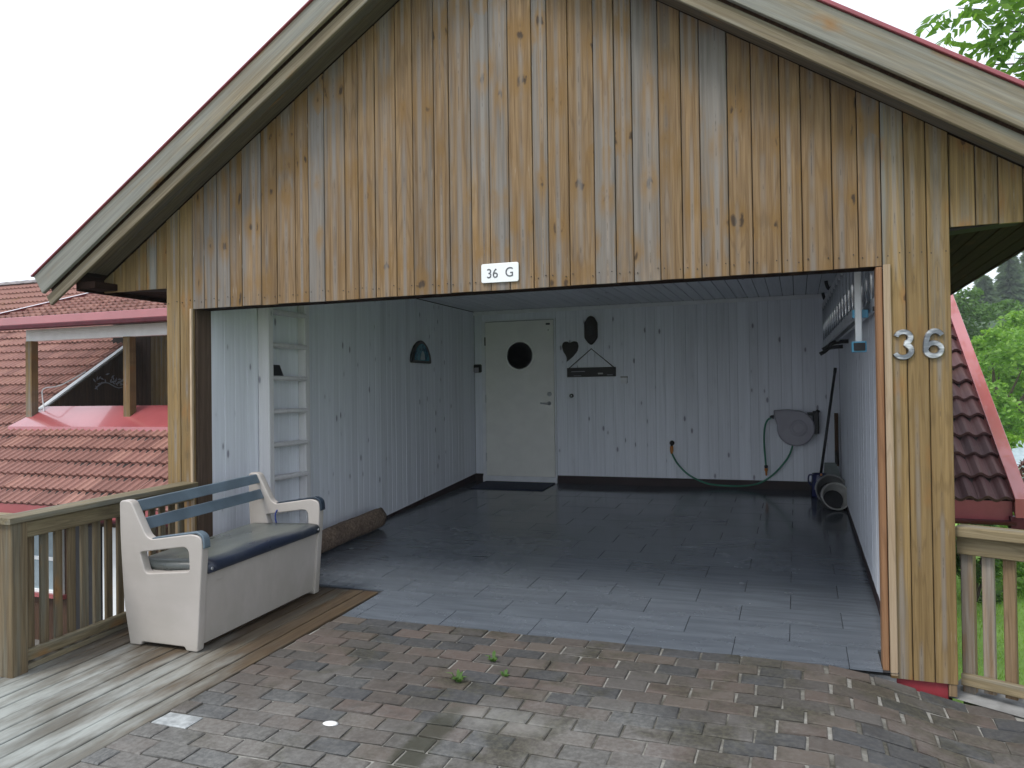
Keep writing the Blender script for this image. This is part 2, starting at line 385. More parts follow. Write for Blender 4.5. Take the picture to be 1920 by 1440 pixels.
def brickmat():
    t = NT('weathered_paver'); P = t.pos(); r = t.rand(); V = t.vec('ADD', t.coord(), t.randvec())
    base = t.ramp(r, [(0, (.050, .051, .053)), (.15, (.080, .068, .060)), (.28, (.092, .073, .062)), (.40, (.068, .062, .057)), (.53, (.098, .076, .066)), (.64, (.088, .081, .075)), (.77, (.054, .056, .060)), (.88, (.100, .083, .070)), (1, (.105, .102, .098))], 'CONSTANT')
    f = t.noise(V, 42, 4, .7); m = t.noise(V, 9, 4, .6)
    c = t.mix(t.math('MULTIPLY', t.band(f, .35, .75), .35), base, (.145, .138, .125))
    c = t.mix(t.math('MULTIPLY', t.band(m, .5, .75), .45), c, (.036, .034, .032))
    big = t.noise(P, 1.35, 5, .6, .4); big2 = t.noise(t.vec('ADD', P, (7, 3, 0)), 2.1, 5, .62, .5)
    # pale dusty film towards the street side, broken up
    sp = t.n('ShaderNodeSeparateXYZ'); t.l(P, sp.inputs[0])
    dust = t.math('ADD', big, t.math('MULTIPLY', t.math('ADD', sp.outputs[1], .75), -.32))
    c = t.mix(t.math('MULTIPLY', t.band(dust, .52, .90), .42), c, t.mix(t.band(f, .3, .7), (.15, .153, .148), (.28, .285, .275)))
    # mossy dark film
    c = t.mix(t.math('MULTIPLY', t.band(big2, .48, .66), .68), c, t.mix(t.band(f, .35, .65), (.026, .025, .018), (.066, .062, .038)))
    # a long damp oil stain and a white spill
    def blob(cx, cy, rx, ry, amp=.45):
        d = t.vec('MULTIPLY', t.vec('SUBTRACT', P, (cx, cy, 0)), (1/rx, 1/ry, 0)); ln = t.n('ShaderNodeVectorMath', operation='LENGTH'); t.l(d, ln.inputs[0])
        return t.math('ADD', ln.outputs['Value'], t.math('MULTIPLY', t.math('SUBTRACT', t.noise(P, 9, 4, .65), .5), amp*2))
    oil = t.math('SUBTRACT', 1.0, t.band(blob(2.56, -1.48, .085, .50, .6), .55, 1.15))
    c = t.mix(t.math('MULTIPLY', oil, .8), c, (.045, .045, .032))
    wh = t.math('SUBTRACT', 1.0, t.band(blob(2.83, -1.15, .30, .13, .9), .3, 1.25))
    c = t.mix(t.math('MULTIPLY', wh, .26), c, (.34, .34, .32))
    t.bump(t.math('ADD', f, m), .5, .004)
    rg = t.math('MULTIPLY_ADD', oil, -.3, .8)
    return t.done(c, rg, spec=.3)
M['brick'] = brickmat()
def sandmat():
    t = NT('joint_sand'); P = t.pos(); n = t.noise(P, 30, 4, .7); b = t.noise(P, 2.0, 4, .6)
    c = t.mix(t.band(b, .40, .62), t.mix(t.band(n, .3, .7), (.045, .042, .032), (.105, .10, .082)), t.mix(t.band(n, .3, .7), (.19, .185, .165), (.31, .305, .28)))
    t.bump(n, .4, .004); return t.done(c, .95)
M['sand'] = sandmat()
M['whitebrick'] = plain('chalky_paver', (.33, .35, .355), .85, var=.3, sc=16, bump=.4)
M['concrete'] = plain('pale_concrete', (.22, .22, .215), .9, var=.3, sc=7, bump=.5)

def rooftile(name, stops, moss=.6):
    t = NT(name); P = t.pos(); r = t.rand(); V = t.vec('ADD', t.coord(), t.randvec())
    c = t.ramp(r, stops)
    f = t.noise(V, 26, 4, .7); c = t.mix(t.math('MULTIPLY', t.band(f, .4, .75), .3), c, (.12, .07, .055))
    g = t.noise(t.scale(P, (.35, .5, .5)), 1, 5, .62, .3); g2 = t.noise(V, 7, 3)
    mm = t.math('MULTIPLY', t.math('MULTIPLY', t.band(g, .56, .72), t.band(g2, .42, .62)), moss)
    c = t.mix(mm, c, (.185, .105, .025)); t.bump(f, .35, .004)
    return t.done(c, .6, spec=.35)
M['tile'] = rooftile('red_concrete_tile', [(0, (.20, .092, .073)), (.5, (.265, .125, .10)), (1, (.33, .168, .13))])
M['tile_dark'] = rooftile('dark_weathered_tile', [(0, (.060, .027, .03)), (.5, (.085, .038, .04)), (1, (.11, .052, .052))], .5)
M['ridge'] = plain('grey_ridge_tile', (.22, .20, .20), .7, var=.2)

def leafmat(name, stops, trans=.35):
    t = NT(name); g = t.n('ShaderNodeNewGeometry').outputs['Random Per Island']
    c = t.ramp(g, stops); t.done(c, .55, spec=.25)
    tr = t.n('ShaderNodeBsdfTranslucent'); t.l(t.mix(1.0, c, (1.5, 1.6, .7), 'MULTIPLY'), tr.inputs[0])
    ms = t.n('ShaderNodeMixShader'); ms.inputs[0].default_value = trans
    t.l(t.b.outputs[0], ms.inputs[1]); t.l(tr.outputs[0], ms.inputs[2]); t.l(ms.outputs[0], t.out.inputs[0]); return t.m
M['leaf_bright'] = leafmat('fresh_leaves', [(0, (.10, .21, .035)), (.5, (.16, .30, .055)), (1, (.24, .39, .085))])
M['leaf_mid'] = leafmat('mid_leaves', [(0, (.06, .125, .035)), (.5, (.085, .165, .045)), (1, (.115, .20, .06))])
M['leaf_conifer'] = leafmat('conifer_needles', [(0, (.075, .12, .08)), (.5, (.10, .15, .095)), (1, (.13, .185, .115))], .42)
M['leaf_near'] = leafmat('near_leaves', [(0, (.085, .18, .035)), (.5, (.13, .25, .05)), (1, (.19, .32, .075))], .55)
M['leaf_purple'] = leafmat('purple_leaves', [(0, (.09, .035, .04)), (.6, (.15, .07, .07)), (1, (.25, .14, .15))])
M['leaf_hedge'] = leafmat('yellow_hedge_leaves', [(0, (.15, .15, .02)), (.5, (.24, .22, .03)), (1, (.32, .30, .05))])
M['bark'] = plain('bark', (.075, .055, .04), .9, var=.3, sc=12, bump=.6)
def lawnmat():
    t = NT('lawn'); P = t.pos(); n = t.noise(P, 1.2, 5, .6); f = t.noise(P, 30, 3, .7)
    c = t.mix(t.band(n, .35, .65), (.19, .34, .055), (.27, .45, .085)); c = t.mix(t.math('MULTIPLY', t.band(f, .4, .7), .4), c, (.14, .255, .042))
    sp = t.n('ShaderNodeSeparateXYZ'); t.l(P, sp.inputs[0])
    c = t.mix(t.band(t.math('MULTIPLY_ADD', n, 1.5, sp.outputs[0]), 4.6, 5.6), t.mix(t.band(f, .3, .7), (.10, .092, .08), (.17, .16, .145)), c)
    t.bump(f, .6, .02); return t.done(c, .9)
M['lawn'] = lawnmat()
M['grassblade'] = leafmat('grass_blades', [(0, (.19, .33, .05)), (.5, (.25, .42, .07)), (1, (.33, .50, .10))])
def coirmat():
    t = NT('coir_mat'); P = t.coord(); n = t.noise(P, 45, 4, .7); b = t.noise(P, 7, 3)
    c = t.mix(t.band(n, .3, .7), (.09, .06, .042), (.28, .20, .145)); c = t.mix(t.math('MULTIPLY', t.band(b, .4, .7), .4), c, (.06, .04, .03))
    t.bump(n, .9, .012); return t.done(c, .95)
M['coir'] = coirmat()
M['doormat'] = plain('dark_blue_doormat', (.012, .018, .042), .9, var=.3, sc=40, bump=.6)
M['greyreel'] = plain('grey_reel_plastic', (.32, .31, .35), .5, var=.06)
M['greenhose'] = plain('green_hose', (.025, .19, .115), .4)
M['orange'] = plain('orange_coupling', (.55, .20, .03), .4)
M['blueplastic'] = plain('pale_blue_plastic', (.12, .42, .62), .4)
M['darkblue'] = plain('dark_blue_enamel', (.010, .014, .075), .25)
M['bucketgrey'] = plain('grey_bucket_plastic', (.22, .22, .215), .4, var=.1)
M['bucketpale'] = plain('pale_bucket_plastic', (.36, .355, .33), .35, var=.1)
M['paleplate'] = plain('grey_green_blade', (.16, .19, .18), .5)
M['spot'] = plain('white_droppings', (.75, .75, .74), .8, var=.1)
M['signblack'] = None
def signmat():
    t = NT('black_sign_paint'); P = t.coord(); n = t.noise(t.scale(P, (26, 1, 60)), 1, 3, .7)
    return t.done(t.mix(t.math('MULTIPLY', t.band(n, .64, .72), .35), (.010, .009, .009), (.22, .21, .2)), .5)
M['signblack'] = signmat()
def artmat():
    t = NT('blue_glaze'); P = t.coord(); n = t.noise(P, 14, 4, .6)
    return t.done(t.mix(t.band(n, .35, .65), (.012, .05, .11), (.07, .24, .31)), .2)
M['glaze'] = artmat()

# ================================================================== SETTING
def gz(x, y):                                  # paved ground, falls to the street and a little to the right
    d = min(1.0, max(0.0, (x-4.15)/.85)); return -.357+.035*y-.135*d*d*(3-2*d)
def dz(y): return -.345+.042*y                 # deck
def fz(y): return -.36+.055*y                  # garage floor
def rz(X): return 4.08-.65*abs(X-2.3)          # line where the gable cladding meets the soffit
D, XR = 5.2, 4.56

# terrain far below the driveway, rising to a wooded hill beyond the garden
def terrain():
    xs = np.concatenate([np.linspace(-150, -40, 6), np.linspace(-30, 40, 36), np.linspace(50, 200, 9)])
    ys = np.concatenate([np.linspace(-120, -20, 5), np.linspace(-14, 60, 38), np.linspace(66, 260, 20)])
    def h(x, y):
        z = -2.62+.12*math.sin(x*.31+y*.2)*.6
        if y > 42: z += .118*min(y-42, 200)
        return z
    v = [(x, y, h(x, y)) for y in ys for x in xs]; n = len(xs)
    f = [(j*n+i, j*n+i+1, (j+1)*n+i+1, (j+1)*n+i) for j in range(len(ys)-1) for i in range(n-1)]
    return obj('ground', MB().add(v, f), M['lawn'], smooth=True), h
g0, TH = terrain(); tag(g0, kind='structure')

# ---- paving
pave = link('paving', None); tag(pave, kind='structure')
edge_p, edge_d = Vector((4.90, .16)), Vector((.9008, -.4342))
nx, ny = 60, 60
xs = np.linspace(1.235, 6.4, nx); ys = np.linspace(-.035, -3.2, ny)
def inpave(x, y, o=-.02):                              # left of the kerb along the garden railing
    r = Vector((x, y))-edge_p; return (r.x*edge_d.y-r.y*edge_d.x) > o
v = [(x, y, gz(x, y)-.0055) for y in ys for x in xs]
f = [(j*nx+i, j*nx+i+1, (j+1)*nx+i+1, (j+1)*nx+i) for j in range(ny-1) for i in range(nx-1) if inpave(xs[i], ys[j]) or inpave(xs[i+1], ys[j+1])]
obj('joint_sand', MB().add(v, f), M['sand'], pave)
# bed under paving and deck so that nothing hangs in the air
bed = MB(); box(-3.0, 1.2, -12, -3.25, -2.7, -.56, mb=bed); box(1.24, 4.86, -12, -.04, -2.7, -.80, mb=bed)
obj('driveway_bed', bed, M['concrete'], pave)
street = MB(); street.add([(-3, -12, -.78), (12, -12, -.78), (9.0, -3.2, -.47), (-3, -3.2, -.47)], [(0, 1, 2, 3)])
obj('street_paving', street, M['sand'], pave)
BL, BW = .213, .1245
def brickmesh(seed):
    rr = random.Random(seed); l, w, h, c = BL-.0115, BW-.0105, .06, .0045
    def j(): return rr.uniform(-.0055, .0055)
    top = [(-l/2+c+j(), -w/2+c+j(), h-rr.uniform(0, .003)), (l/2-c+j(), -w/2+c+j(), h-rr.uniform(0, .003)), (l/2-c+j(), w/2-c+j(), h-rr.uniform(0, .003)), (-l/2+c+j(), w/2-c+j(), h-rr.uniform(0, .003))]
    mid = [(-l/2+j()*.4, -w/2+j()*.4, h-c*1.2), (l/2+j()*.4, -w/2+j()*.4, h-c*1.2), (l/2+j()*.4, w/2+j()*.4, h-c*1.2), (-l/2+j()*.4, w/2+j()*.4, h-c*1.2)]
    bot = [(x, y, 0) for x, y, _ in mid]
    return MB().add(top+mid+bot, [(0, 1, 2, 3)]+[(i, 4+i, 4+(i+1) % 4, (i+1) % 4) for i in range(4)]+[(4+i, 8+i, 8+(i+1) % 4, 4+(i+1) % 4) for i in range(4)])
bricks = []; rest = MB(); variants = [brickmesh(i) for i in range(8)]
vmesh = [b.mesh('brick', M['brick']) for b in variants]; wmesh = brickmesh(99).mesh('brick', M['whitebrick'])
for j in range(26):
    y = -.035-BW*(j+.5)
    off = (j % 2)*.5*BL+random.uniform(-.02, .02)
    xx = 1.24+off-BL
    while xx < 6.3:
        x0, x1 = max(xx, 1.232), xx+BL
        if x1-x0 > .022:
            x = (x0+x1)/2
            if inpave(x+.06, y+.05, .10) and inpave(x+.06, y-.05, .10):
                bricks.append((x, y, (x1-x0)/BL))
        xx += BL
def brick_tf(x, y, s, rr):
    e = .02; sx = (gz(x+e, y)-gz(x-e, y))/(2*e); sy = (gz(x, y+e)-gz(x, y-e))/(2*e)
    rot = Euler((math.atan(sy)+rr.gauss(0, .006), -math.atan(sx)+rr.gauss(0, .006), rr.gauss(0, .014)))
    return Vector((x+rr.gauss(0, .0015), y+rr.gauss(0, .0015), gz(x, y)-.0575+min(.005, abs(rr.gauss(0, .0022))))), rot, (s, 1, 1)
rr = random.Random(3); sel = []
for k, (x, y, s) in enumerate(bricks):
    p = pix((x, y, gz(x, y))); ok = p and -20 < p[0] < 1940 and p[1] < 1462
    sel.append((0 if ok else 1, p[2] if p else 99, k))
sel.sort(); single = {k for a, _, k in sel[:300] if a == 0}
whites = [(1.44, -1.53)]
for k, (x, y, s) in enumerate(bricks):
    loc, rot, sc = brick_tf(x, y, s, rr)
    if k in single:
        w = any(abs(x-a) < .105 and abs(y-b) < .0622 for a, b in whites)
        o = bpy.data.objects.new('brick', wmesh if w else vmesh[k % 8]); COL.objects.link(o)
        o.parent = pave; o.location = loc; o.rotation_euler = rot; o.scale = sc
    else:
        m = Matrix.LocRotScale(loc, rot, Vector(sc)); b = variants[k % 8]
        rest.add([m @ Vector(p) for p in b.v], b.f)
if rest.v: tag(obj('far_bricks', rest, M['brick'], pave), kind='stuff')
# concrete haunching and kerb along the garden railing
kerb = MB(); nrm = Vector((-edge_d.y, edge_d.x))
def kp(t, o, z): q = edge_p+edge_d*t+nrm*o; return (q.x, q.y, z)
pr = []
for i in range(9):
    t = -.05+i*.35; q = edge_p+edge_d*t
    z = gz(q.x, q.y)+.006
    pr += [kp(t, -.17, z-.010+.003*math.sin(i*2.1)), kp(t, .12, z+.006), kp(t, .14, z-.02), kp(t, .14, -2.7)]
kerb.add(pr, [(4*i+a, 4*i+a+1, 4*i+a+5, 4*i+a+4) for i in range(8) for a in range(3)])
obj('kerb', kerb, M['concrete'], pave)

# ---- deck
deck = link('deck', None); tag(deck, kind='structure')
bw = .121
x = 1.228
k = 0
while x > -2.6:
    x0 = x-bw+.009
    yb = .465 if x > .02 else (-1.50 if x0 < .05 else .02)
    if x <= .02: yb = -1.30
    ya = -3.2+random.uniform(-.03, .03)
    m = MB(); ext(m, octo(x0, x, -.028, 0, .004), 'Y', ya, yb); m.v = [(a, b, c+dz(b)+(.002*math.sin(k*1.7))) for a, b, c in m.v]
    obj('deck_board', m, M['deck'], deck); x -= bw; k += 1
m = MB(); m.add([(-2.6, -3.2, dz(-3.2)-.06), (1.2, -3.2, dz(-3.2)-.06), (1.2, .44, dz(.44)-.06), (-.28, .44, dz(.44)-.06), (-.28, -1.3, dz(-1.3)-.06), (-2.6, -1.3, dz(-1.3)-.06)], [(0, 1, 2, 3, 4, 5)])
obj('deck_underside', m, M['gap'], deck)
for X_ in (1.15, .2):
    obj('joist', box(X_-.02, X_+.02, -3.2, .44, -.75, -.47, axis='Y'), M['rail_y'], deck)

# ================================================================== GARAGE
G = thing('garage', 'open-fronted wooden garage with weathered upright cladding, grey bargeboards and a white-lined inside', 'garage', (2.3, 0, -.36))
# ---- front wall
fw = MB()
ext(fw, [(-.24, 1.9), (-.24, 1.76), (0.0, 1.76), (4.53, 1.76), (4.83, 1.76), (4.83, 1.9), (5.4, 1.95), (2.3, 4.02), (-.85, 1.93)], 'Y', .026, .16)
front = obj('front_wall', fw, M['gap'], G)
obj('lintel_underside', box(.0, 4.52, .024, .17, 1.742, 1.758), M['dark_wood_y'], front)
seams = [-.249, -.125, -.005, .1, .215, .33, .436, .6, .73, .883, .991, 1.118, 1.281, 1.383, 1.512, 1.666, 1.79, 1.943, 2.048, 2.198, 2.324, 2.451, 2.606, 2.704, 2.835, 2.992, 3.117, 3.221, 3.376, 3.503, 3.607, 3.758, 3.886, 4.034, 4.141, 4.293, 4.418, 4.53]
fr = random.Random(11)
def vboard(x0, x1, z0, z1, mat, par, y0=-.002, th=.024, name='board'):
    m = MB(); dy = fr.uniform(-.0022, .0022)
    ext(m, octo(x0+.0022, x1-.0022, y0+dy, y0+dy+th, .0035), 'Z', z0+fr.uniform(-.002, .002), z1)
    return obj(name, m, mat, par)
top = lambda a, b: rz(a)-.026
for a, b in zip(seams, seams[1:]):
    if b <= 0: z0 = -.42
    elif a < 0: z0 = 1.741
    else: z0 = 1.741
    if b <= -.004: z0 = -.40
    vboard(a, b, z0, top, M['column'] if b <= .0 else M['facade'], front)
for a, b in zip([4.53, 4.638, 4.739], [4.638, 4.739, 4.844]):
    vboard(a, b, -.405, top, M['column'], front, y0=-.004)
vboard(4.496, 4.53, 1.741-.0, 1.743+.02, M['facade'], front, y0=.0) if False else None
# gable cladding that runs on past the walls
for a, b in zip([4.846, 4.964, 5.064, 5.172, 5.29], [4.964, 5.064, 5.172, 5.29, 5.40]): vboard(a, b, 1.92, top, M['column'], front, y0=.010)
for a, b in zip([-.86, -.76, -.65, -.545, -.44, -.345], [-.76, -.65, -.545, -.44, -.345, -.25]): vboard(a, b, 1.908, top, M['column'], front, y0=.004)
# nail heads, two to a board in rows
nl = MB(); nr_ = random.Random(21)
for a, b in list(zip(seams, seams[1:]))+[(4.53, 4.638), (4.638, 4.739), (4.739, 4.844)]:
    for z in (1.80,):
        for x in (a+.022, b-.022):
            if z < rz(x)-.08:
                z_ = z+nr_.uniform(-.012, .012); x_ = x+nr_.uniform(-.006, .006)
                nl.add([(x_+.0036*math.cos(q*math.pi/3), -.0062, z_+.0036*math.sin(q*math.pi/3)) for q in range(6)]+[(x_+.0036*math.cos(q*math.pi/3), -.001, z_+.0036*math.sin(q*math.pi/3)) for q in range(6)], [(0, 1, 2, 3, 4, 5)]+[(q, (q+1) % 6, 6+(q+1) % 6, 6+q) for q in range(6)])
tag(obj('nail_heads', nl, M['blackmetal'], front), kind='stuff')
# column returns and jambs
obj('jamb', box(4.497, 4.529, -.001, .10, -.37, 1.738, .004), M['jamb'], front)
obj('jamb', box(4.531, 4.566, -.026, -.006, -.385, 1.745, .004), M['jamb_pale'], front)
obj('jamb', box(-.018, .002, -.024, -.004, -.35, 1.741, .003), M['jamb_pale'], front)
obj('reveal_board', box(-.02, .006, .026, .175, -.36, 1.741, .003), M['reveal'], front)
obj('reveal_board', box(4.531, 4.555, .1, .2, -.36, 1.741, .003), M['reveal'], front)
obj('column_core', box(-.225, -.022, .026, .16, -.45, 1.76), M['dark_wood'], front)
obj('column_core', box(4.585, 4.82, .026, .16, -.40, 1.76), M['dark_wood'], front)
obj('plinth', box(4.555, 4.80, .012, .30, -.62, -.402, .004), M['redbase'], front)
obj('drip_strip', box(4.800, 4.838, .0, .05, -.47, -.404, .003), M['rail_zr'], front)
# ---- side walls outside
obj('outer_cladding', box(-.245, -.02, .16, D+.15, -.9, 1.92), M['dark_wood'], G)
obj('outer_cladding', box(4.60, 4.84, .16, D+.15, -.9, 1.92), M['dark_wood'], G)
obj('outer_cladding', box(-.245, 4.84, D+.03, D+.15, -.9, 2.3), M['dark_wood'], G)
# ---- left inside wall, right wall, back wall
lw = obj('left_wall', box(-.016, -.010, .176, D, -.4, 2.25), M['gap'], G)
wr = random.Random(5)
def spans(a, b, lo, hi):
    out = [a]
    while out[-1] < b-hi: out.append(out[-1]+wr.choice([lo, (lo+hi)/2, hi]))
    if b-out[-1] < .05: out[-1] = b
    else: out.append(b)
    return list(zip(out, out[1:]))
def lbot(y): return fz(y)+.015+max(0, (y-2.2)/3.0)*.085
for a, b in spans(.176, D-.001, .095, .14):
    m = MB(); ext(m, octo(-.010, .004+wr.uniform(-.0008, .0008), a+.0006, b-.0006, .002), 'Z', lambda p, q: lbot(q), 2.20); obj('board', m, M['white_z'], lw)
rw = obj('right_wall', box(XR+.010, XR+.016, .2, D, -.4, 2.25), M['gap'], G)
def rbot(y): return fz(y)+.04+max(0, .085*(1-y/5.2))
for a, b in spans(.2, D-.001, .095, .14):
    m = MB(); ext(m, octo(XR-.004+wr.uniform(-.0008, .0008), XR+.010, a+.0006, b-.0006, .002), 'Z', lambda p, q: rbot(q), 2.20); obj('board', m, M['white_z'], rw)
bk = obj('back_wall', box(-.02, XR+.02, D+.016, D+.022, -.2, 2.3), M['gap'], G)
DX0, DX1 = .172, 1.128
for a, b in spans(0.006, DX0-.055, .10, .12)+spans(DX1+.03, XR-.005, .095, .14):
    m = MB(); ext(m, octo(a+.0006, b-.0006, D+wr.uniform(-.0008, .0008), D+.015, .002), 'Z', .026, 2.2); obj('board', m, M['white_z'], bk)
m = MB(); ext(m, octo(DX0-.055, DX1+.03, D, D+.015, .003), 'Z', 2.075, 2.2); obj('board', m, M['white_z'], bk)
obj('cornice', box(.005, XR-.005, D-.022, D-.0015, 2.158, 2.206, .005, 'X'), M['white_trim'], bk)
obj('plinth', box(.01, DX0-.06, D-.006, D+.014, -.10, .024, .003, 'X'), M['plinth'], bk)
obj('plinth', box(DX1+.035, XR-.005, D-.006, D+.014, -.10, .024, .003, 'X'), M['plinth'], bk)
m = MB(); ext(m, [(-.006, -.45), (.0, -.45), (.0, .04), (-.006, .04)], 'Y', .18, D); m.v = [(a-.004+.006, b, c if c < 0 else lbot(b)+.001) for a, b, c in m.v]
obj('plinth', m, M['plinth'], lw)
obj('plinth', box(XR-.002, XR+.006, .2, D, -.45, 0.03, axis='Y').xf(Matrix.Identity(4)), M['plinth'], rw)
# door frame and leaf
fr_ = MB(); box(DX0-.052, DX0-.004, D-.012, D+.015, -.07, 2.062, .003, mb=fr_); box(DX1+.004, DX1+.028, D-.012, D+.015, -.07, 2.062, .003, mb=fr_); box(DX0-.052, DX1+.028, D-.0125, D+.015, 2.0625, 2.074, .002, 'X', mb=fr_)
obj('door_frame', fr_, M['white_trim'], bk)
cx, cz, cr = .66, 1.597, .181
hole = [(cx+cr*math.cos(t*math.pi/20), cz+cr*math.sin(t*math.pi/20)) for t in range(40)][::-1]
door = link('door', slab([[(DX0, .004), (DX1, .004), (DX1, 2.055), (DX0, 2.055)], hole], .02, .0015, M['door'], 'door', 'XZ', D-.006), G)
m = lathe([(cr-.004, -.006), (cr-.004, .008), (cr+.004, .010), (cr+.020, .006), (cr+.024, 0), (cr+.024, -.006)], 48, m=Matrix.Translation((cx, D-.016, cz)) @ Matrix.Rotation(math.pi/2, 4, 'X'))
obj('window_rim', m, M['door'], door, True)
obj('window_glass', lathe([(.001, 0), (cr-.001, 0), (cr-.001, .004), (.001, .004)], 40, m=Matrix.Translation((cx, D+.004, cz)) @ Matrix.Rotation(math.pi/2, 4, 'X')), M['glass'], door)
hd = MB(); lathe([(.026, 0), (.026, .01), (.011, .012), (.011, .05)], 20, hd, Matrix.Translation((1.062, D-.016, .962)) @ Matrix.Rotation(math.pi/2, 4, 'X'))
tube([(1.062, D-.062, .962), (1.03, D-.066, .962), (.955, D-.064, .966)], .0105, 10, hd)
obj('handle', hd, M['steel'], door, True)
obj('lock', lathe([(.029, 0), (.029, .008), (.02, .014), (.008, .014), (.008, .010), (.001, .010)], 20, m=Matrix.Translation((1.066, D-.016, 1.083)) @ Matrix.Rotation(math.pi/2, 4, 'X')), M['steel'], door, True)
obj('door_closer', box(1.03, 1.085, D-.026, D-.017, 1.988, 2.012, .004, 'X'), M['black'], door)
obj('spyhole', lathe([(.007, 0), (.006, .005), (.001, .006)], 10, m=Matrix.Translation((1.06, D-.016, 1.92)) @ Matrix.Rotation(math.pi/2, 4, 'X')), M['black'], door)
for hz in (1.80, 1.03, .25): obj('hinge', lathe([(.008, -.055), (.008, .055)], 10, m=Matrix.Translation((DX0-.002, D-.022, hz))), M['blackmetal'] if hz > 1.5 else M['steel'], door)
obj('threshold', box(DX0-.05, DX1+.026, D-.03, D+.014, -.10, .002, .004, 'X'), M['white_trim'], bk)
# ---- ceiling
ce = obj('ceiling', box(-.02, XR+.02, .16, D+.02, 2.232, 2.24), M['gap'], G)
for a, b in spans(0.0, XR, .125, .14):
    m = MB(); ext(m, octo(a+.003, b-.003, 2.209, 2.23, .004), 'Y', .165, D+.01); obj('ceiling_board', m, M['white_y'], ce)
obj('beam', box(0, 4.53, .164, .21, 1.80, 2.207), M['white_trim'], front)
# ---- tiled floor
fl = MB(); fl.add([(-.01, .49, fz(.49)-.011), (1.21, .49, fz(.49)-.011), (1.21, -.03, fz(-.03)-.011), (XR+.01, -.03, fz(-.03)-.011), (XR+.01, D+.02, fz(D+.02)-.011), (-.01, D+.02, fz(D+.02)-.011)], [(0, 1, 2, 3, 4, 5)])
floor = obj('floor', fl, M['grout'], G)
obj('floor_slab', box(0.0, 4.56, .0, D+.1, -1.2, -.40), M['concrete'], G)
TW, TD = .5985, .2915
tr_ = random.Random(2)
for j in range(19):
    y0 = -.03+j*TD+(.0 if j else 0); y1 = y0+TD-.003
    if y0 > D: break
    y1 = min(y1, D+.012)
    xo = 4.336-TW*(j % 2)*.5-TW*8
    while xo < XR:
        x0, x1 = max(xo, 0.002 if y0 > .48 else 1.235), min(xo+TW-.003, XR+.006 if y0 > .1 else 4.494)
        yy0 = y0
        if xo < 1.235 and y0 < .48 < y1:
            if x1 <= 1.24: yy0 = .487
        if x1-x0 > .03 and y1-yy0 > .02:
            m = MB(); ext(m, octo(x0, x1, -.012, 0, .0018), 'Y', yy0, y1); dzt = tr_.uniform(-.0006, .0006)
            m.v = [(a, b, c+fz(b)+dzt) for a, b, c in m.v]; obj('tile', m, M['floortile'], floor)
        xo += TW
# ---- roof
roof = MB()
ext(roof, [(-.9, rz(-.9)+.02), (2.3, rz(2.3)+.02), (5.5, rz(5.5)+.02), (5.5, rz(5.5)+.22), (2.3, rz(2.3)+.22), (-.9, rz(-.9)+.22)], 'Y', -.225, D+.5)
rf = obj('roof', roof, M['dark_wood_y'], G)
SL = math.atan(.65); cs, sn = math.cos(SL), math.sin(SL)
def sloped(name, mat, side, u0, u1, w0, w1, y0, y1, c=.004):      # u = along the slope from the ridge, w = square to it above the soffit line
    m = MB(); ext(m, octo(y0, y1, w0, w1, c), 'X', u0 if side > 0 else -u1, u1 if side > 0 else -u0)
    return obj(name, m, mat, rf, loc=(2.3, 0, 4.08), rot=(0, side*SL, 0))
UE = 4.08
for side in (-1, 1):
    sloped('barge_board', M['barge'], side, 0, UE+.015, -.056, .024, -.250, -.226)
    sloped('barge_board', M['barge'], side, 0, UE, .036, .196, -.288, -.258)
    sloped('barge_cleat', M['dark_wood'], side, 0, UE-.03, .0, .19, -.2255, -.2)
    sloped('barge_packing', M['dark_wood'], side, 0, UE-.03, .06, .19, -.2575, -.2265)
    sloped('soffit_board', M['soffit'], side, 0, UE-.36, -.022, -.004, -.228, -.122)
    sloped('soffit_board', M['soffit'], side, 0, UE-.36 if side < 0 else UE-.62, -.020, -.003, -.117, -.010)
    sloped('edge_flashing', M['redroofmetal'], side, 0, UE+.015, .198, .219 if side > 0 else .210, -.302, -.20, .003)
    sloped('roof_sheet', M['redroofmetal'], side, 0, 3.69, .194, .214, -.199, D+.5, .003)
    # eaves box: flat dark boards under the eaves
    for q in range(6):
        xa, xb = (4.845+q*.09, 4.932+q*.09) if side > 0 else (-.245-q*.108-.105, -.245-q*.108)
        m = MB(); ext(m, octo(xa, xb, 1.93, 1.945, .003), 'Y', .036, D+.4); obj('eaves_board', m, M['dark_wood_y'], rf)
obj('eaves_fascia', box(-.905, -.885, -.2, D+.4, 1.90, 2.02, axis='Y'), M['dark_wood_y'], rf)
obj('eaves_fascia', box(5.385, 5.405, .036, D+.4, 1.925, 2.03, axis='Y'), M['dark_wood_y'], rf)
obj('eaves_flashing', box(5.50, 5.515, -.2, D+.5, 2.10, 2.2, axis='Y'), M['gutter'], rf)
obj('eaves_end', box(-.905, -.72, -.2, .0, 1.915, 1.965, .004, 'Y'), M['dark_wood_y'], rf)

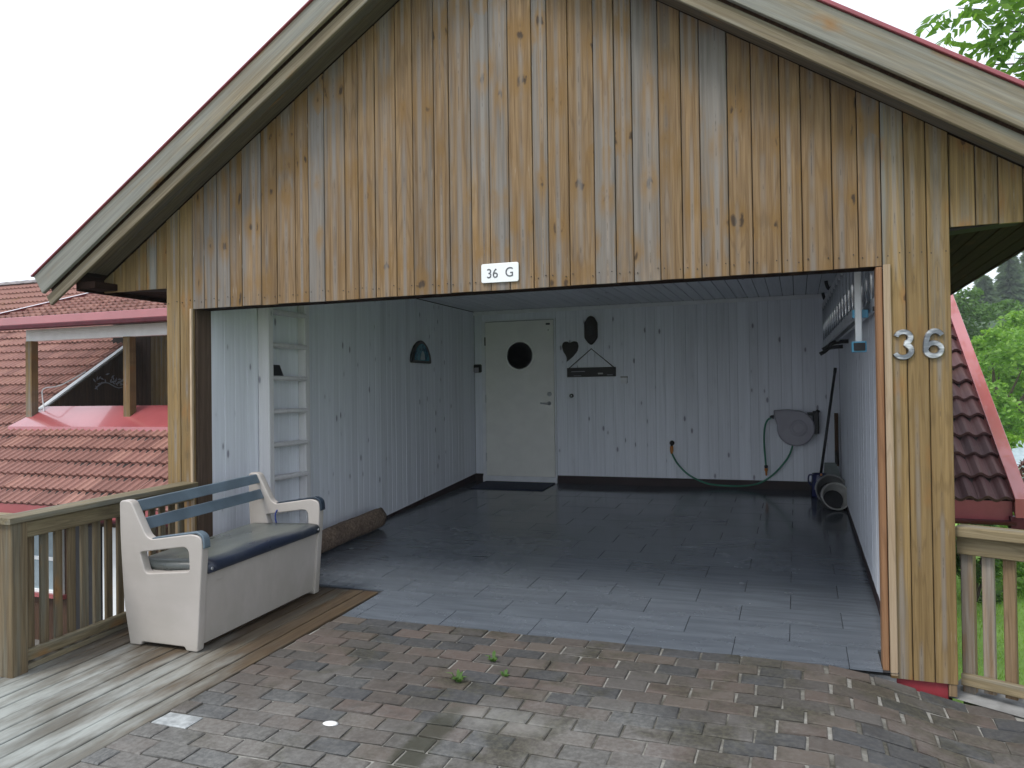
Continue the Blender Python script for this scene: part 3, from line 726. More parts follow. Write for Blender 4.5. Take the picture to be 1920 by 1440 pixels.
# ================================================================== THINGS ON THE GARAGE
pl = link('number_plate', slab([fillet([(2.264, 1.788), (2.510, 1.786), (2.511, 1.905), (2.264, 1.906)], .014)], .008, .002, M['whiteplastic'], 'number_plate', 'XZ', -.010))
tag(pl, 'white house plate reading 36 G on the boards above the opening', 'number plate')
link('lettering', text_mesh('36', .083, .002, M['greytext'], 'lettering', 2.339, -.0150, 1.845, sx=.95), pl)
link('lettering', text_mesh('G', .083, .002, M['greytext'], 'lettering', 2.450, -.0150, 1.847, sx=.95), pl)
def arc(cx, cz, rx, rz_, a0, a1, n=12):
    return [(cx+rx*math.cos(math.radians(a)), cz+rz_*math.sin(math.radians(a))) for a in np.linspace(a0, a1, n)]
def stroke(path, wd, y0, th, x, z):
    m = MB(); P = [Vector((a, 0, b)) for a, b in path]; v = []; n = len(P)
    for i, p in enumerate(P):
        t = (P[min(i+1, n-1)]-P[max(i-1, 0)]).normalized(); q = Vector((-t.z, 0, t.x)); k = wd/2*(1+.12*math.sin(i/(n-1)*math.pi))
        for o, y in ((-k, y0), (-k, y0-th*.55), (-k+.0035, y0-th), (k-.0035, y0-th), (k, y0-th*.55), (k, y0)): v.append((p.x+q.x*o+x, y, p.z+q.z*o+z))
    f = [(i*6+a, i*6+(a+1) % 6, (i+1)*6+(a+1) % 6, (i+1)*6+a) for i in range(n-1) for a in range(6)]+[tuple(range(6))[::-1], tuple(range((n-1)*6, n*6))]
    return m.add(v, f)
three = arc(-.002, .034, .034, .030, 165, -62, 16)+arc(-.004, -.034, .039, .034, 68, -160, 18)
six = arc(.006, .020, .036, .043, 30, 150, 10)+[(-.0335, .010), (-.036, -.012), (-.036, -.03)]
ring = arc(0, -.031, .036, .033, 0, 360, 30)
for ch, x, path, lb in (('3', 4.622, three, 'bright metal figure 3, the left of the two on the right column'), ('6', 4.759, six, 'darker metal figure 6, the right of the two on the right column')):
    o = obj('house_number', stroke(path, .0265, -.008, .012, x, 1.327), M['numeral'])
    if ch == '6': obj('bowl', stroke(ring, .0262, -.0075, .0118, x, 1.327), M['numeral'], o)
    tag(o, lb, 'house number', 'metal figures on the right column')

kb = thing('key_box', 'small black and grey key safe at the corner left of the door', 'key box', (.06, D-.01, 1.38))
obj('case', box(.012, .112, D-.045, D-.004, 1.385, 1.495, .012, 'Y'), M['black'], kb)
obj('cover', box(.022, .085, D-.053, D-.0455, 1.390, 1.452, .006, 'Y'), M['greyreel'], kb)
ln = [(1.637, 2.08), (1.68, 2.06), (1.722, 1.985), (1.722, 1.795), (1.68, 1.735), (1.637, 1.70), (1.595, 1.735), (1.551, 1.795), (1.551, 1.985), (1.595, 2.06)]
o = link('wall_lantern', slab([fillet(ln, .02, 3)], .05, .012, M['blackmetal'], 'wall_lantern', 'XZ', D-.03)); tag(o, 'tall dark pointed ornament hung on the back wall above the sign', 'ornament')
link('inset', slab([fillet([(1.60, 1.83), (1.672, 1.83), (1.672, 1.95), (1.60, 1.95)], .01)], .01, .002, M['black'], 'inset', 'XZ', D-.059), o)
ht = [(1.352, 1.738), (1.31, 1.762), (1.262, 1.752), (1.245, 1.70), (1.262, 1.63), (1.30, 1.575), (1.312, 1.53), (1.300, 1.495), (1.345, 1.525), (1.40, 1.57), (1.45, 1.63), (1.468, 1.70), (1.452, 1.752), (1.40, 1.762)]
o = link('heart_ornament', slab([fillet(ht, .02, 3)], .022, .005, M['blackmetal'], 'heart_ornament', 'XZ', D-.018)); tag(o, 'dark heart with a curled tip hung right of the door', 'ornament')
obj('hanger', tube([(1.352, D-.018, 1.735), (1.352, D-.018, 1.778)], .004, 6), M['blackmetal'], o)
sg = thing('hanging_sign', 'long black sign board hung from a cord beside the door', 'sign', (1.63, D-.02, 1.3))
obj('sign_board', box(1.312, 1.948, D-.030, D-.008, 1.298, 1.417, .004, 'X'), M['signblack'], sg)
obj('cord', tube([(1.335, D-.019, 1.412), (1.633, D-.012, 1.656), (1.925, D-.019, 1.412)], .006, 6), M['blackmetal'], sg)
obj('nail', lathe([(.008, 0), (.008, .012), (.001, .014)], 8, m=Matrix.Translation((1.633, D-.002, 1.658)) @ Matrix.Rotation(math.pi/2, 4, 'X')), M['steel'], sg)
for a, b, z0, z1 in ((1.72, 1.785, 1.328, 1.346), (1.37, 1.55, 1.364, 1.372), (1.40, 1.50, 1.312, 1.317), (1.84, 1.91, 1.314, 1.321)):
    obj('faded_print', box(a, b, D-.0312, D-.0301, z0, z1), M['greyreel'] if a != 1.72 else M['bucketpale'], sg)
o = obj('wall_socket', box(2.015, 2.092, D-.035, D-.001, 1.205, 1.287, .008, 'Y'), M['white_trim']); tag(o, 'small white wall socket right of the hanging sign', 'socket')
obj('socket_lid', box(2.012, 2.095, D-.042, D-.002, 1.278, 1.294, .004, 'X'), M['bucketpale'], o)
o = obj('door_bell', lathe([(.026, 0), (.026, .016), (.012, .02), (.010, .016), (.001, .016)], 20, m=Matrix.Translation((1.362, D-.0005, 1.058)) @ Matrix.Rotation(math.pi/2, 4, 'X')), M['black'], None, True); tag(o, 'round black push button on the back wall below the heart', 'button')
obj('push', lathe([(.008, .0), (.008, .02), (.001, .021)], 12, m=Matrix.Translation((1.362, D-.0005, 1.058)) @ Matrix.Rotation(math.pi/2, 4, 'X')), M['whiteplastic'], o)
# arched ornament on the left wall
ar = [(3.32, 1.462), (3.83, 1.462), (3.81, 1.56), (3.74, 1.655), (3.65, 1.71), (3.575, 1.728), (3.50, 1.71), (3.41, 1.655), (3.34, 1.56)]
o = link('arched_plaque', slab([fillet(ar, .03, 3)], .028, .006, M['black'], 'arched_plaque', 'YZ', .02)); tag(o, 'dark arched plaque with a blue picture on the left inside wall', 'plaque')
link('glazed_panel', slab([fillet([(3.575+(a-3.575)*.72, 1.49+(b-1.462)*.75) for a, b in ar], .03, 3)], .012, .003, M['glaze'], 'glazed_panel', 'YZ', .036), o)
link('pale_motif', slab([fillet([(3.52, 1.50), (3.64, 1.50), (3.62, 1.57), (3.58, 1.61), (3.54, 1.57)], .02, 3)], .006, .002, M['paleglass'], 'pale_motif', 'YZ', .044), o)

# fixed white ladder on the left wall
L = thing('wall_ladder', 'white wooden ladder fixed upright to the left inside wall', 'ladder', (.06, 1.0, fz(1)))
obj('stile', box(.008, .115, .70, .765, fz(.72), 2.19, .006), M['white_ladder'], L)
obj('stile', box(.008, .085, 1.235, 1.305, fz(1.27), 2.19, .006), M['white_ladder'], L)
obj('backing_strip', box(.0055, .02, .766, .80, fz(.78), 2.19, .003), M['white_ladder'], L)
for z in (2.09, 1.817, 1.542, 1.270, .996, .721, .447, .17, -.09):
    m = MB(); ext(m, octo(.022, .10, z-.040, z, .012), 'Y', .764, 1.25); obj('tread', m, M['white_ladder'], L)
tb = MB(); ext(tb, [(.03, .80), (.085, .80), (.085, .905), (.03, .905)], 'Z', 1.271, 1.278)
o = MB(); o.add([(.03, .785, 1.2705), (.09, .785, 1.2705), (.09, .925, 1.2705), (.03, .925, 1.2705), (.04, .80, 1.36), (.08, .80, 1.36), (.08, .885, 1.36), (.04, .885, 1.36)], [(0, 3, 2, 1), (4, 5, 6, 7), (0, 1, 5, 4), (1, 2, 6, 5), (2, 3, 7, 6), (3, 0, 4, 7)])
o = obj('tapered_block', o, M['black']); tag(o, 'small black tapered block standing on a tread of the white ladder', 'block')

# aluminium ladder hung along the right wall
A = thing('aluminium_ladder', 'aluminium extension ladder hung lengthwise high on the right wall, blue feet', 'ladder', (4.45, 2.4, 1.55))
def ax(y): return 4.49-.0215*(y-.5)
def rail(z, xo, y0, y1, mt='alu'):
    m = MB(); ext(m, octo(-.0125, .0125, z-.035, z+.035, .004), 'Y', y0, y1); m.v = [(a+ax(b)+xo, b, c) for a, b, c in m.v]; return m
for xo, y0, y1 in ((-.03, .55, 4.45), (.03, .32, 4.2)):
    for z in (1.58, 1.985): obj('rail', rail(z, xo, y0, y1), M['alu'], A)
    y = y0+.16
    while y < y1:
        obj('rung', tube([(ax(y)+xo, y, 1.60), (ax(y)+xo, y, 1.965)], .0165, 12), M['rung'], A, True); y += .28
bar = obj('stabiliser_bar', box(4.425, 4.462, .47, .515, 1.36, 2.05, .005), M['whiteplastic'], A)
obj('blue_foot', box(4.405, 4.482, .44, .545, 1.315, 1.375, .008), M['blueplastic'], A)
obj('rubber_sole', box(4.412, 4.474, .432, .441, 1.320, 1.366, .003, 'Y'), M['black'], A)
obj('blue_bracket', box(4.415, 4.50, .518, .57, 1.52, 1.565, .005), M['blueplastic'], A)
obj('rail_cap', box(4.505, 4.53, .29, .33, 1.535, 1.56, .003), M['black'], A)
for y in (.62, 1.7, 3.4, 4.35):
    h = thing('ladder_hook', {.62: 'black ladder bracket nearest the opening on the right wall', 1.7: 'black ladder bracket second from the opening on the right wall', 3.4: 'black ladder bracket third from the opening on the right wall', 4.35: 'black ladder bracket nearest the back wall'}[y], 'bracket', (4.55, y, 2.02), group='brackets carrying the aluminium ladder')
    m = tube(smoothpts([(4.555, y, 2.06), (4.44, y, 2.062), (4.395, y, 2.045), (4.375, y, 2.085), (4.37, y, 2.12)], 4), .017, 8)
    obj('arm', m, M['black'], h, True); obj('wall_plate', box(4.542, 4.5555, y-.02, y+.02, 1.99, 2.12, .003), M['black'], h)
    if y > 3: obj('lower_arm', tube(smoothpts([(4.555, y, 1.545), (4.43, y, 1.536), (4.38, y, 1.50), (4.33, y, 1.47)], 4), .02, 8), M['black'], h, True)

# hose reel on the back wall
Rl = thing('hose_reel', 'grey wall-mounted hose reel with green hose at the right of the back wall', 'hose reel', (4.08, D-.1, .4))
rp = [(3.835, .862, .01), (4.00, .872, .02)]+[(4.075+.205*math.cos(a), .655+.205*math.sin(a), 0) for a in np.linspace(math.radians(82), math.radians(-190), 30)]+[(3.838, .80, .01)]
link('casing', slab([fillet(rp, .01)], .15, .02, M['greyreel'], 'casing', 'XZ', D-.115, 3), Rl)
obj('hub_ring', lathe([(.081, -.004), (.083, .001), (.088, .006), (.093, .006), (.097, .001), (.097, -.004)], 40, m=Matrix.Translation((4.105, D-.190, .655)) @ Matrix.Rotation(math.pi/2, 4, 'X')), M['greyreel'], Rl)
obj('hub_cap', lathe([(.001, .006), (.058, .006), (.066, .001), (.067, -.004)], 32, m=Matrix.Translation((4.105, D-.189, .655)) @ Matrix.Rotation(math.pi/2, 4, 'X')), M['greyreel'], Rl)
br = MB(); box(4.26, 4.325, D-.12, D-.004, .59, .85, .01, mb=br); box(4.2, 4.30, D-.10, D-.03, .80, .835, .006, 'X', mb=br); box(4.2, 4.30, D-.10, D-.03, .585, .62, .006, 'X', mb=br); tube([(4.285, D-.13, .83), (4.31, D-.15, .86), (4.33, D-.12, .845)], .012, 8, br)
obj('wall_bracket', br, M['black'], Rl)
obj('hose_guide', lathe([(.022, 0), (.018, .03), (.012, .045)], 12, m=Matrix.Translation((3.838, D-.12, .785)) @ Matrix.Rotation(-math.pi/2, 4, 'Y')), M['black'], Rl)
hs = smoothpts([(2.637, D-.04, .345), (2.66, D-.045, .29), (2.715, D-.05, .20), (2.83, D-.05, .085), (2.98, D-.05, .005), (3.10, D-.045, -.03), (3.30, D-.06, -.042), (3.50, D-.06, -.035), (3.66, D-.05, .0), (3.80, D-.05, .09), (3.92, D-.06, .22), (4.0, D-.08, .34), (4.04, D-.1, .46)], 6)
obj('hose', tube(hs, .0105, 8), M['greenhose'], Rl, True)
obj('hose', tube(smoothpts([(3.822, D-.12, .783), (3.765, D-.11, .745), (3.733, D-.10, .66), (3.722, D-.09, .5), (3.73, D-.08, .33), (3.738, D-.075, .215)], 6), .0105, 8), M['greenhose'], Rl, True)
def nozzle(x, y, zt, L_, par):
    e = obj('nozzle', lathe([(.004, -L_), (.011, -L_+.01), (.013, -L_*.55), (.020, -L_*.5), (.020, -L_*.28), (.014, -L_*.26)], 14, m=Matrix.Translation((x, y, zt))), M['orange'], par, True)
    obj('collar', lathe([(.018, -L_*.27), (.021, -L_*.2), (.021, -.004), (.013, 0)], 14, m=Matrix.Translation((x, y, zt))), M['black'], par, True)
nozzle(3.74, D-.075, .215, .125, Rl)
obj('coupling', lathe([(.012, -.10), (.017, -.085), (.021, -.06), (.021, -.02), (.015, 0)], 14, m=Matrix.Translation((2.637, D-.04, .43))), M['orange'], Rl, True)
tp = MB(); lathe([(.03, 0), (.03, .012), (.014, .016), (.014, .04)], 16, tp, Matrix.Translation((2.637, D-.002, .462)) @ Matrix.Rotation(math.pi/2, 4, 'X')); lathe([(.014, -.035), (.016, 0), (.02, .02), (.008, .03)], 14, tp, Matrix.Translation((2.637, D-.042, .462)))
o = obj('water_tap', tp, M['blackmetal'], None, True); tag(o, 'small grey wall tap feeding the green hose', 'tap')

# tools and pails in the back right corner
b0, b1 = Vector((4.325, 4.93, .10)), Vector((4.508, 5.06, 1.335))
Bm = thing('broom', 'black long-handled broom leaning in the back right corner', 'broom', tuple(b0))
obj('handle', tube([b0, b0.lerp(b1, .5), b1], .0155, 10), M['black'], Bm, True)
obj('grip', tube([b1-(b1-b0)*.04, b1+(b1-b0)*.004], .018, 10), M['black'], Bm, True)
obj('head', box(4.24, 4.40, 4.90, 4.96, -.085, .10, .01, 'X'), M['navy'], Bm)
Sh = thing('shovel', 'shovel with a dark wooden handle and grey-green blade standing in the corner', 'shovel', (4.50, 5.1, -.07))
obj('handle', box(4.49, 4.53, 5.10, 5.135, .22, .825, .006), M['dark_wood'], Sh)
m = MB(); m.add([(4.37, 5.02, -.06), (4.545, 5.02, -.06), (4.545, 5.07, .10), (4.50, 5.10, .26), (4.375, 5.10, .26), (4.365, 5.07, .10)], [(0, 1, 2, 5), (5, 2, 3, 4)]); bmx = m.mesh('blade', M['paleplate'])
bl_ = link('blade', bmx, Sh); bl_.modifiers.new('thick', 'SOLIDIFY').thickness = .006
obj('socket', tube([(4.51, 5.105, .24), (4.51, 5.118, .40)], .022, 10), M['blackmetal'], Sh)
Wc = thing('watering_can', 'dark blue can with a round handle by the tools in the corner', 'can', (4.30, 4.80, fz(4.8)))
zf = fz(4.8)
obj('can_body', lathe([(.085, 0), (.088, .02), (.078, .25), (.072, .262), (.066, .255), (.07, .03), (.001, .03)], 24, m=Matrix.Translation((4.31, 4.80, zf+.001))), M['darkblue'], Wc, True)
obj('handle', tube(smoothpts([(4.235, 4.80, zf+.245), (4.205, 4.80, zf+.235), (4.20, 4.80, zf+.17), (4.235, 4.80, zf+.12)], 5), .009, 8), M['darkblue'], Wc, True)
obj('knob', lathe([(.001, .012), (.012, .008), (.012, -.01), (.001, -.012)], 10, m=Matrix.Translation((4.33, 4.73, zf+.255))), M['orange'], Wc)
def pail(name, label, c, r, depth, mt, tilt, yaw, inner):
    P = thing(name, label, 'bucket', c, (0, 0, 0), 'grey buckets in the corner')
    mm = Matrix.Translation(c) @ Matrix.Rotation(yaw, 4, 'Z') @ Matrix.Rotation(tilt, 4, 'X')
    obj('pail_body', lathe([(.001, -depth), (r*.80, -depth), (r, -.02), (r+.008, -.015), (r+.010, 0), (r-.002, .002), (r-.010, -.02), (r*.78, -depth+.008), (.001, -depth+.008)], 36, m=mm), mt, P, True)
    obj('handle', tube([mm @ Vector((-(r+.008)*math.cos(a), (r+.02)*math.sin(a)*.98, -.025-.03*math.sin(a))) for a in np.linspace(0, math.pi, 15)], .004, 6), M['steel'], P, True)
    obj('contents', lathe([(.001, -depth*.55), (r*.72, -depth*.6), (r*.72, -depth*.62), (.001, -depth*.62)], 20, m=mm), inner, P)
pail('bucket', 'grey bucket tipped towards the camera, the rear one of the two', (4.425, 4.42, .035), .155, .30, M['bucketgrey'], math.radians(72), math.radians(4), M['black'])
pail('bucket', 'paler bucket lying on the floor in front of the grey one', (4.455, 4.10, .008), .135, .22, M['bucketpale'], math.radians(68), math.radians(12), M['black'])
obj_dm = MB(); ext(obj_dm, octo(.17, 1.14, 0, .012, .004), 'Y', 4.62, 5.15); obj_dm.v = [(a, b, c+fz(b)+.001) for a, b, c in obj_dm.v]
tag(obj('doormat', obj_dm, M['doormat']), 'flat dark blue doormat lying in front of the white door', 'doormat')
# rolled coir mat
sp_ = []
for k in range(140):
    a = k*.19; r = .022+.0032*a+.0012*math.sin(a*7); sp_.append((r*math.cos(a), r*math.sin(a)))
inner = [(q[0]*(1-.010/max(.02, math.hypot(*q))), q[1]*(1-.010/max(.02, math.hypot(*q)))) for q in sp_]
m = MB(); ya, yb = .62, 2.34; rows = 24
n_ = len(sp_); vv = []; ff = []
for j in range(rows+1):
    y = ya+(yb-ya)*j/rows
    for (a, c), (a2, c2) in zip(sp_, inner):
        q = 1+.03*math.sin(y*9+a*30)+random.gauss(0, .02); vv.append((.15+a*q, y, fz(y)+.109+c*q))
    for (a2, c2) in inner: vv.append((.15+a2, y, fz(y)+.109+c2))
for j in range(rows):
    o0, o1 = j*2*n_, (j+1)*2*n_
    ff += [(o0+i, o0+i+1, o1+i+1, o1+i) for i in range(n_-1)]+[(o0+n_+i, o1+n_+i, o1+n_+i+1, o0+n_+i+1) for i in range(n_-1)]+[(o0+n_-1, o0+2*n_-1, o1+2*n_-1, o1+n_-1)]
for o0 in (0, rows*2*n_): ff += [(o0+i, o0+i+1, o0+n_+i+1, o0+n_+i) for i in range(n_-1)]
tag(obj('rolled_mat', m.add(vv, ff), M['coir'], None, True), 'rolled-up brown coir mat lying along the left inside wall', 'mat')

# ================================================================== BENCH
Bn = thing('storage_bench', 'pale plastic storage bench with blue-grey back slats and dark lid on the deck', 'bench', (0, -.875, dz(-.875)+.002), (math.atan(.042), 0, 0))
BLEN = 1.225
def endpanel(): return [[(.300, 0, .01), (.385, 0, .01), (.395, .022, .01), (.715, .022, .01), (.725, 0, .01), (.808, 0, .012), (.872, .60, .05), (.868, .675, .10), (.80, .690, .06), (.470, .640, .05), (.350, .868, .03), (.262, .868, .03), (.256, .63, .1), (.266, .22, .1)], [(.772, .615, .05), (.772, .470, .02), (.442, .436, .03), (.405, .562, .02)]]
for y in (.0275, BLEN-.0275):
    lp = [fillet(q, .02) for q in endpanel()]
    link('end_panel', slab(lp, .055, .007, M['bench'], 'end_panel', 'XZ', y, 3), Bn, world=False)
    capo = [(.50, .652), (.79, .698), (.845, .700), (.882, .672), (.888, .610)]; capi = [(.876, .606), (.868, .664), (.838, .688), (.79, .688), (.502, .643)]
    sm = [(p.x, p.y) for p in smoothpts([(a, b, 0) for a, b in capo], 4)]+[(p.x, p.y) for p in smoothpts([(a, b, 0) for a, b in capi], 4)]
    link('arm_cap', slab([sm], .048, .003, M['slat'] if y < .5 else M['navy'], 'arm_cap', 'XZ', y, 2), Bn, world=False)
m = MB(); ext(m, [(.315, .028), (.795, .028), (.842, .445), (.30, .445)], 'Y', .052, BLEN-.052)
bd = obj('storage_box', m, M['bench'], Bn, world=False)
link('badge', slab([[(.14, .385), (.20, .382), (.20, .386), (.14, .389)]], .002, .0005, M['bench'], 'badge', 'YZ', .838), bd, world=False)
m = MB()
prof = fillet([(.30, .448, .008), (.868, .448, .01), (.874, .480, .02), (.855, .506, .03), (.79, .512, .04), (.30, .497, .01)], .01, 4)
ys_ = np.linspace(.058, BLEN-.058, 15); n_ = len(prof); vv = [(a, y, b+(.003*math.sin(y*11+a*9) if b > .46 else 0)) for y in ys_ for a, b in prof]
ff = [(j*n_+i, j*n_+(i+1) % n_, (j+1)*n_+(i+1) % n_, (j+1)*n_+i) for j in range(14) for i in range(n_)]+[tuple(range(n_))[::-1], tuple(range(14*n_, 15*n_))]
obj('lid', m.add(vv, ff), M['lid'], Bn, True, world=False)
for y in (.075, BLEN-.075): obj('lid_stud', lathe([(.010, 0), (.008, .004), (.001, .005)], 10, m=Matrix.Translation((.872, y, .476)) @ Matrix.Rotation(math.pi/2, 4, 'Y')), M['steel'], Bn, world=False)
for z0, z1, x_ in ((.795, .858, .355), (.682, .748, .385)):
    m = MB(); ext(m, fillet([(x_-.01, z0), (x_+.012, z0), (x_-.018, z1), (x_-.04, z1)], .006, 2), 'Y', .054, BLEN-.054); obj('back_slat', m, M['slat'], Bn, world=False)
obj('cord', tube(smoothpts([(.50, BLEN-.06, .505), (.495, BLEN-.063, .545), (.50, BLEN-.061, .58), (.512, BLEN-.06, .60)], 4), .005, 6), M['bluecord'], Bn, True, world=False)

# ================================================================== RAILINGS
RL = thing('deck_railing', 'weathered wooden railing along the left edge of the deck behind the bench', 'railing', (.05, -1.42, dz(-1.42)))
def skew(m):                        # the railing runs slightly off square
    m.v = [(a+(-.075*(b+1.42)/1.42), b, c) for a, b, c in m.v]; return m
pf = .045
obj('post', box(pf-.049, pf+.049, -1.47, -1.372, dz(-1.47)+.001, .425, .005), M['rail_z'], RL)
def ydir(x0, x1, z0, z1, y0, y1, slope=.02, c=.004):
    m = MB(); ext(m, octo(x0, x1, z0, z1, c), 'Y', y0, y1); m.v = [(a-.075*(b+1.42)/1.42, b, q+slope*(b+1.42)) for a, b, q in m.v]; return m
obj('cap_board', ydir(pf-.085, pf+.065, .428, .462, -1.49, -.005), M['rail_y'], RL)
obj('top_rail', ydir(pf+.008, pf+.044, .335, .425, -1.371, -.03), M['rail_y'], RL)
obj('bottom_rail', ydir(pf+.005, pf+.041, -.348, -.288, -1.371, -.03), M['rail_y'], RL)
obj('kick_board', ydir(pf-.03, pf+.03, dz(-1.42)+.001, dz(-1.42)+.032, -1.371, -.03, .042), M['rail_y'], RL)
br_ = random.Random(8)
for k in range(14):
    y = -1.335+k*.0935
    if y > -.06: break
    x_ = pf-.035-.075*(y+1.42)/1.42
    obj('baluster', box(x_+.006, x_+.029, y, y+.050, -.355+br_.uniform(-.01, .01), .40+.02*(y+1.42), .004), M['rail_z'], RL)
m = MB(); box(-2.5, pf-.088, -1.492, -1.342, .429, .463, .004, 'X', m); obj('cap_board', m, M['rail_x'], RL)
obj('top_rail', box(-2.5, pf-.05, -1.44, -1.404, .335, .425, .004, 'X'), M['rail_x'], RL)
obj('bottom_rail', box(-2.5, pf-.05, -1.44, -1.404, -.325, -.265, .004, 'X'), M['rail_x'], RL)
for k in range(25): obj('baluster', box(-.10-k*.0945, -.044-k*.0945, -1.403, -1.36, -.355, .40, .004), M['rail_z'], RL)

RR = thing('garden_railing', 'light wooden railing right of the garage above the lawn', 'railing', (4.87, .1, -.46), (0, 0, math.atan2(-.4342, .9008)))
def rbx(*a, **k): return box(*a, **k)
obj('cap_board', rbx(.0, 2.6, -.07, .07, .795, .845, .005, 'X'), M['rail_x'], RR, world=False)
obj('top_rail', rbx(.0, 2.6, -.022, .018, .70, .792, .004, 'X'), M['rail_x'], RR, world=False)
obj('bottom_rail', rbx(.01, 2.6, -.028, .012, .03, .088, .004, 'X'), M['rail_x'], RR, world=False)
obj('end_post', rbx(.004, .062, .014, .07, -.05, .79, .004), M['rail_zr'], RR, world=False)
for k in range(1, 27): obj('baluster', rbx(.005+k*.0945, .059+k*.0945, .020, .055, .0, .775+br_.uniform(-.006, .006), .004), M['rail_zr'], RR, world=False)
obj('post', rbx(2.55, 2.65, .02, .12, -.3, .79, .005), M['rail_zr'], RR, world=False)

# ================================================================== HOUSES
def tilemesh(width, length, kind, step=1.0):
    n = 15; v = []; f = []
    for i in range(n):
        u = i/(n-1)
        if kind == 'roman':
            h = 0
            for c in (.25, .75):
                d = abs(u-c)
                if d < .125: h = .034*math.cos(d/.125*math.pi/2)
        else: h = .021*(1+math.cos((u*2-.5)*2*math.pi))
        x = u*width
        v += [(x, 0, h-.020), (x, 0, h+.012), (x, length, h-.024)]
    for i in range(n-1):
        a = 3*i; b = a+3; f += [(a, b, b+1, a+1), (a+1, b+1, b+2, a+2)]
    return MB().add(v, f)
PIT = math.atan(.65)
class TileField:
    def __init__(s, par, mat, kind): s.items = []; s.par = par; s.mat = mat; s.mb = tilemesh(.300, .385, kind); s.rest = MB()
    def add(s, X, Y, Z, pitch): s.items.append((X, Y, Z, pitch))
def place(fields, limit, vis):
    al = []
    for fi, F in enumerate(fields):
        for it in F.items:
            p = pix((it[0]+.15, it[1]+.1, it[2]+.1)); al.append((0 if (p and vis(p, it)) else 1, p[2] if p else 999, fi, it))
    al.sort(key=lambda q: q[:3]); cnt = 0
    me = [F.mb.mesh('roof_tile', F.mat) for F in fields]; trd = random.Random(4)
    for a, d, fi, (X, Y, Z, pt) in al:
        F = fields[fi]; rot = Euler((pt-.045+trd.gauss(0, .006), trd.gauss(0, .006), trd.gauss(0, .004))); loc = Vector((X, Y, Z+trd.gauss(0, .0025)))
        if a == 0 and cnt < limit:
            o = bpy.data.objects.new('roof_tile', me[fi]); COL.objects.link(o); o.parent = F.par
            o.matrix_parent_inverse = WM[F.par.name].inverted(); o.location = loc; o.rotation_euler = rot; cnt += 1
        else:
            m = Matrix.LocRotScale(loc, rot, None); F.rest.add([m @ Vector(p) for p in F.mb.v], F.mb.f)
    for F in fields:
        if F.rest.v: tag(obj('far_roof_tiles', F.rest, F.mat, F.par), kind='stuff')

# ---- left house
H = thing('tiled_house', 'neighbouring house with a large red tiled roof and a roofed balcony cut into it', 'house', (-8, 4.4, -2.6))
EY, EZ = 4.0, -.448
def lroof(y): return EZ+.65*(y-EY)
XA, XB = -20.0, -2.0
CX, SY, BY = -9.10, 6.08, 8.20            # balcony cheek, back of the sill, back wall
rs = MB(); t_ = .10
def rq(x0, x1, y0, y1): rs.add([(x0, y0, lroof(y0)-.035), (x1, y0, lroof(y0)-.035), (x1, y1, lroof(y1)-.035), (x0, y1, lroof(y1)-.035), (x0, y0, lroof(y0)-.035-t_), (x1, y0, lroof(y0)-.035-t_), (x1, y1, lroof(y1)-.035-t_), (x0, y1, lroof(y1)-.035-t_)], [(0, 1, 2, 3), (7, 6, 5, 4), (0, 4, 5, 1), (1, 5, 6, 2), (2, 6, 7, 3), (3, 7, 4, 0)])
rq(XA, CX-.02, EY, 11.5); rq(CX-.02, XB, EY, 5.62); rq(CX-.02, XB, 8.35, 11.5)
rs.add([(XA, 11.5, lroof(11.5)-.05), (XB, 11.5, lroof(11.5)-.05), (XB, 19, EZ), (XA, 19, EZ)], [(0, 1, 2, 3)])
hr = obj('roof', rs, M['gap'], H)
obj('wall', box(XA+.4, XB-.3, 4.45, 18.5, -3.0, -.50), M['dark_wood'], H)
wl = [o for o in H.children if o.name.startswith('wall')][0]
ff_ = TileField(hr, M['tile'], 'roman'); ROW = .345; dy = ROW*math.cos(PIT); dzv = ROW*math.sin(PIT)
nr = int(7.5/dy)+1
for r in range(nr):
    y = EY-.03+r*dy; z = lroof(y)-.0
    if y > 11.3: break
    c = 0; X = XB-.30
    while X > XA:
        cut = (X+.30 > CX-.04) and (y+dy > 5.90) and (y < 8.42)
        cut2 = (X+.30 > CX-.6) and y > 8.3
        if not cut and not cut2: ff_.add(X, y, z, PIT)
        X -= .3015
# balcony roof (flatter), meets the main slope near the ridge
DP = math.atan(.316); DEY, DEZ = 5.45, 2.58; DXA = -9.66
def droof(y): return DEZ+.316*(y-DEY)
db = MB(); db.add([(DXA, DEY, droof(DEY)-.03), (XB, DEY, droof(DEY)-.03), (XB, 11.6, droof(11.6)-.03), (DXA, 11.6, droof(11.6)-.03), (DXA, DEY, droof(DEY)-.12), (XB, DEY, droof(DEY)-.12), (XB, 11.6, droof(11.6)-.12), (DXA, 11.6, droof(11.6)-.12)], [(0, 1, 2, 3), (7, 6, 5, 4), (0, 4, 5, 1), (1, 5, 6, 2), (3, 7, 4, 0), (2, 6, 7, 3)])
dr = obj('balcony_roof', db, M['dark_wood'], H)
fd = TileField(dr, M['tile'], 'roman')
for r in range(19):
    y = DEY-.04+r*ROW*math.cos(DP); X = XB-.3
    while X > DXA+.02: fd.add(X, y, droof(y), DP); X -= .3015
def vis(p, it): return -15 < p[0] < 330 and 515 < p[1] < 965
place([ff_, fd], 300, vis)
obj('edge_flashing', MB().add([(DXA-.10, DEY-.08, droof(DEY-.08)-.1), (DXA+.02, DEY-.08, droof(DEY-.08)+.045), (DXA+.02, 11.4, droof(11.4)+.045), (DXA-.10, 11.4, droof(11.4)-.1), (DXA-.10, DEY-.08, droof(DEY-.08)+.045), (DXA-.10, 11.4, droof(11.4)+.045)], [(4, 1, 2, 5), (0, 4, 5, 3), (0, 1, 4)]), M['redmetal'], dr)
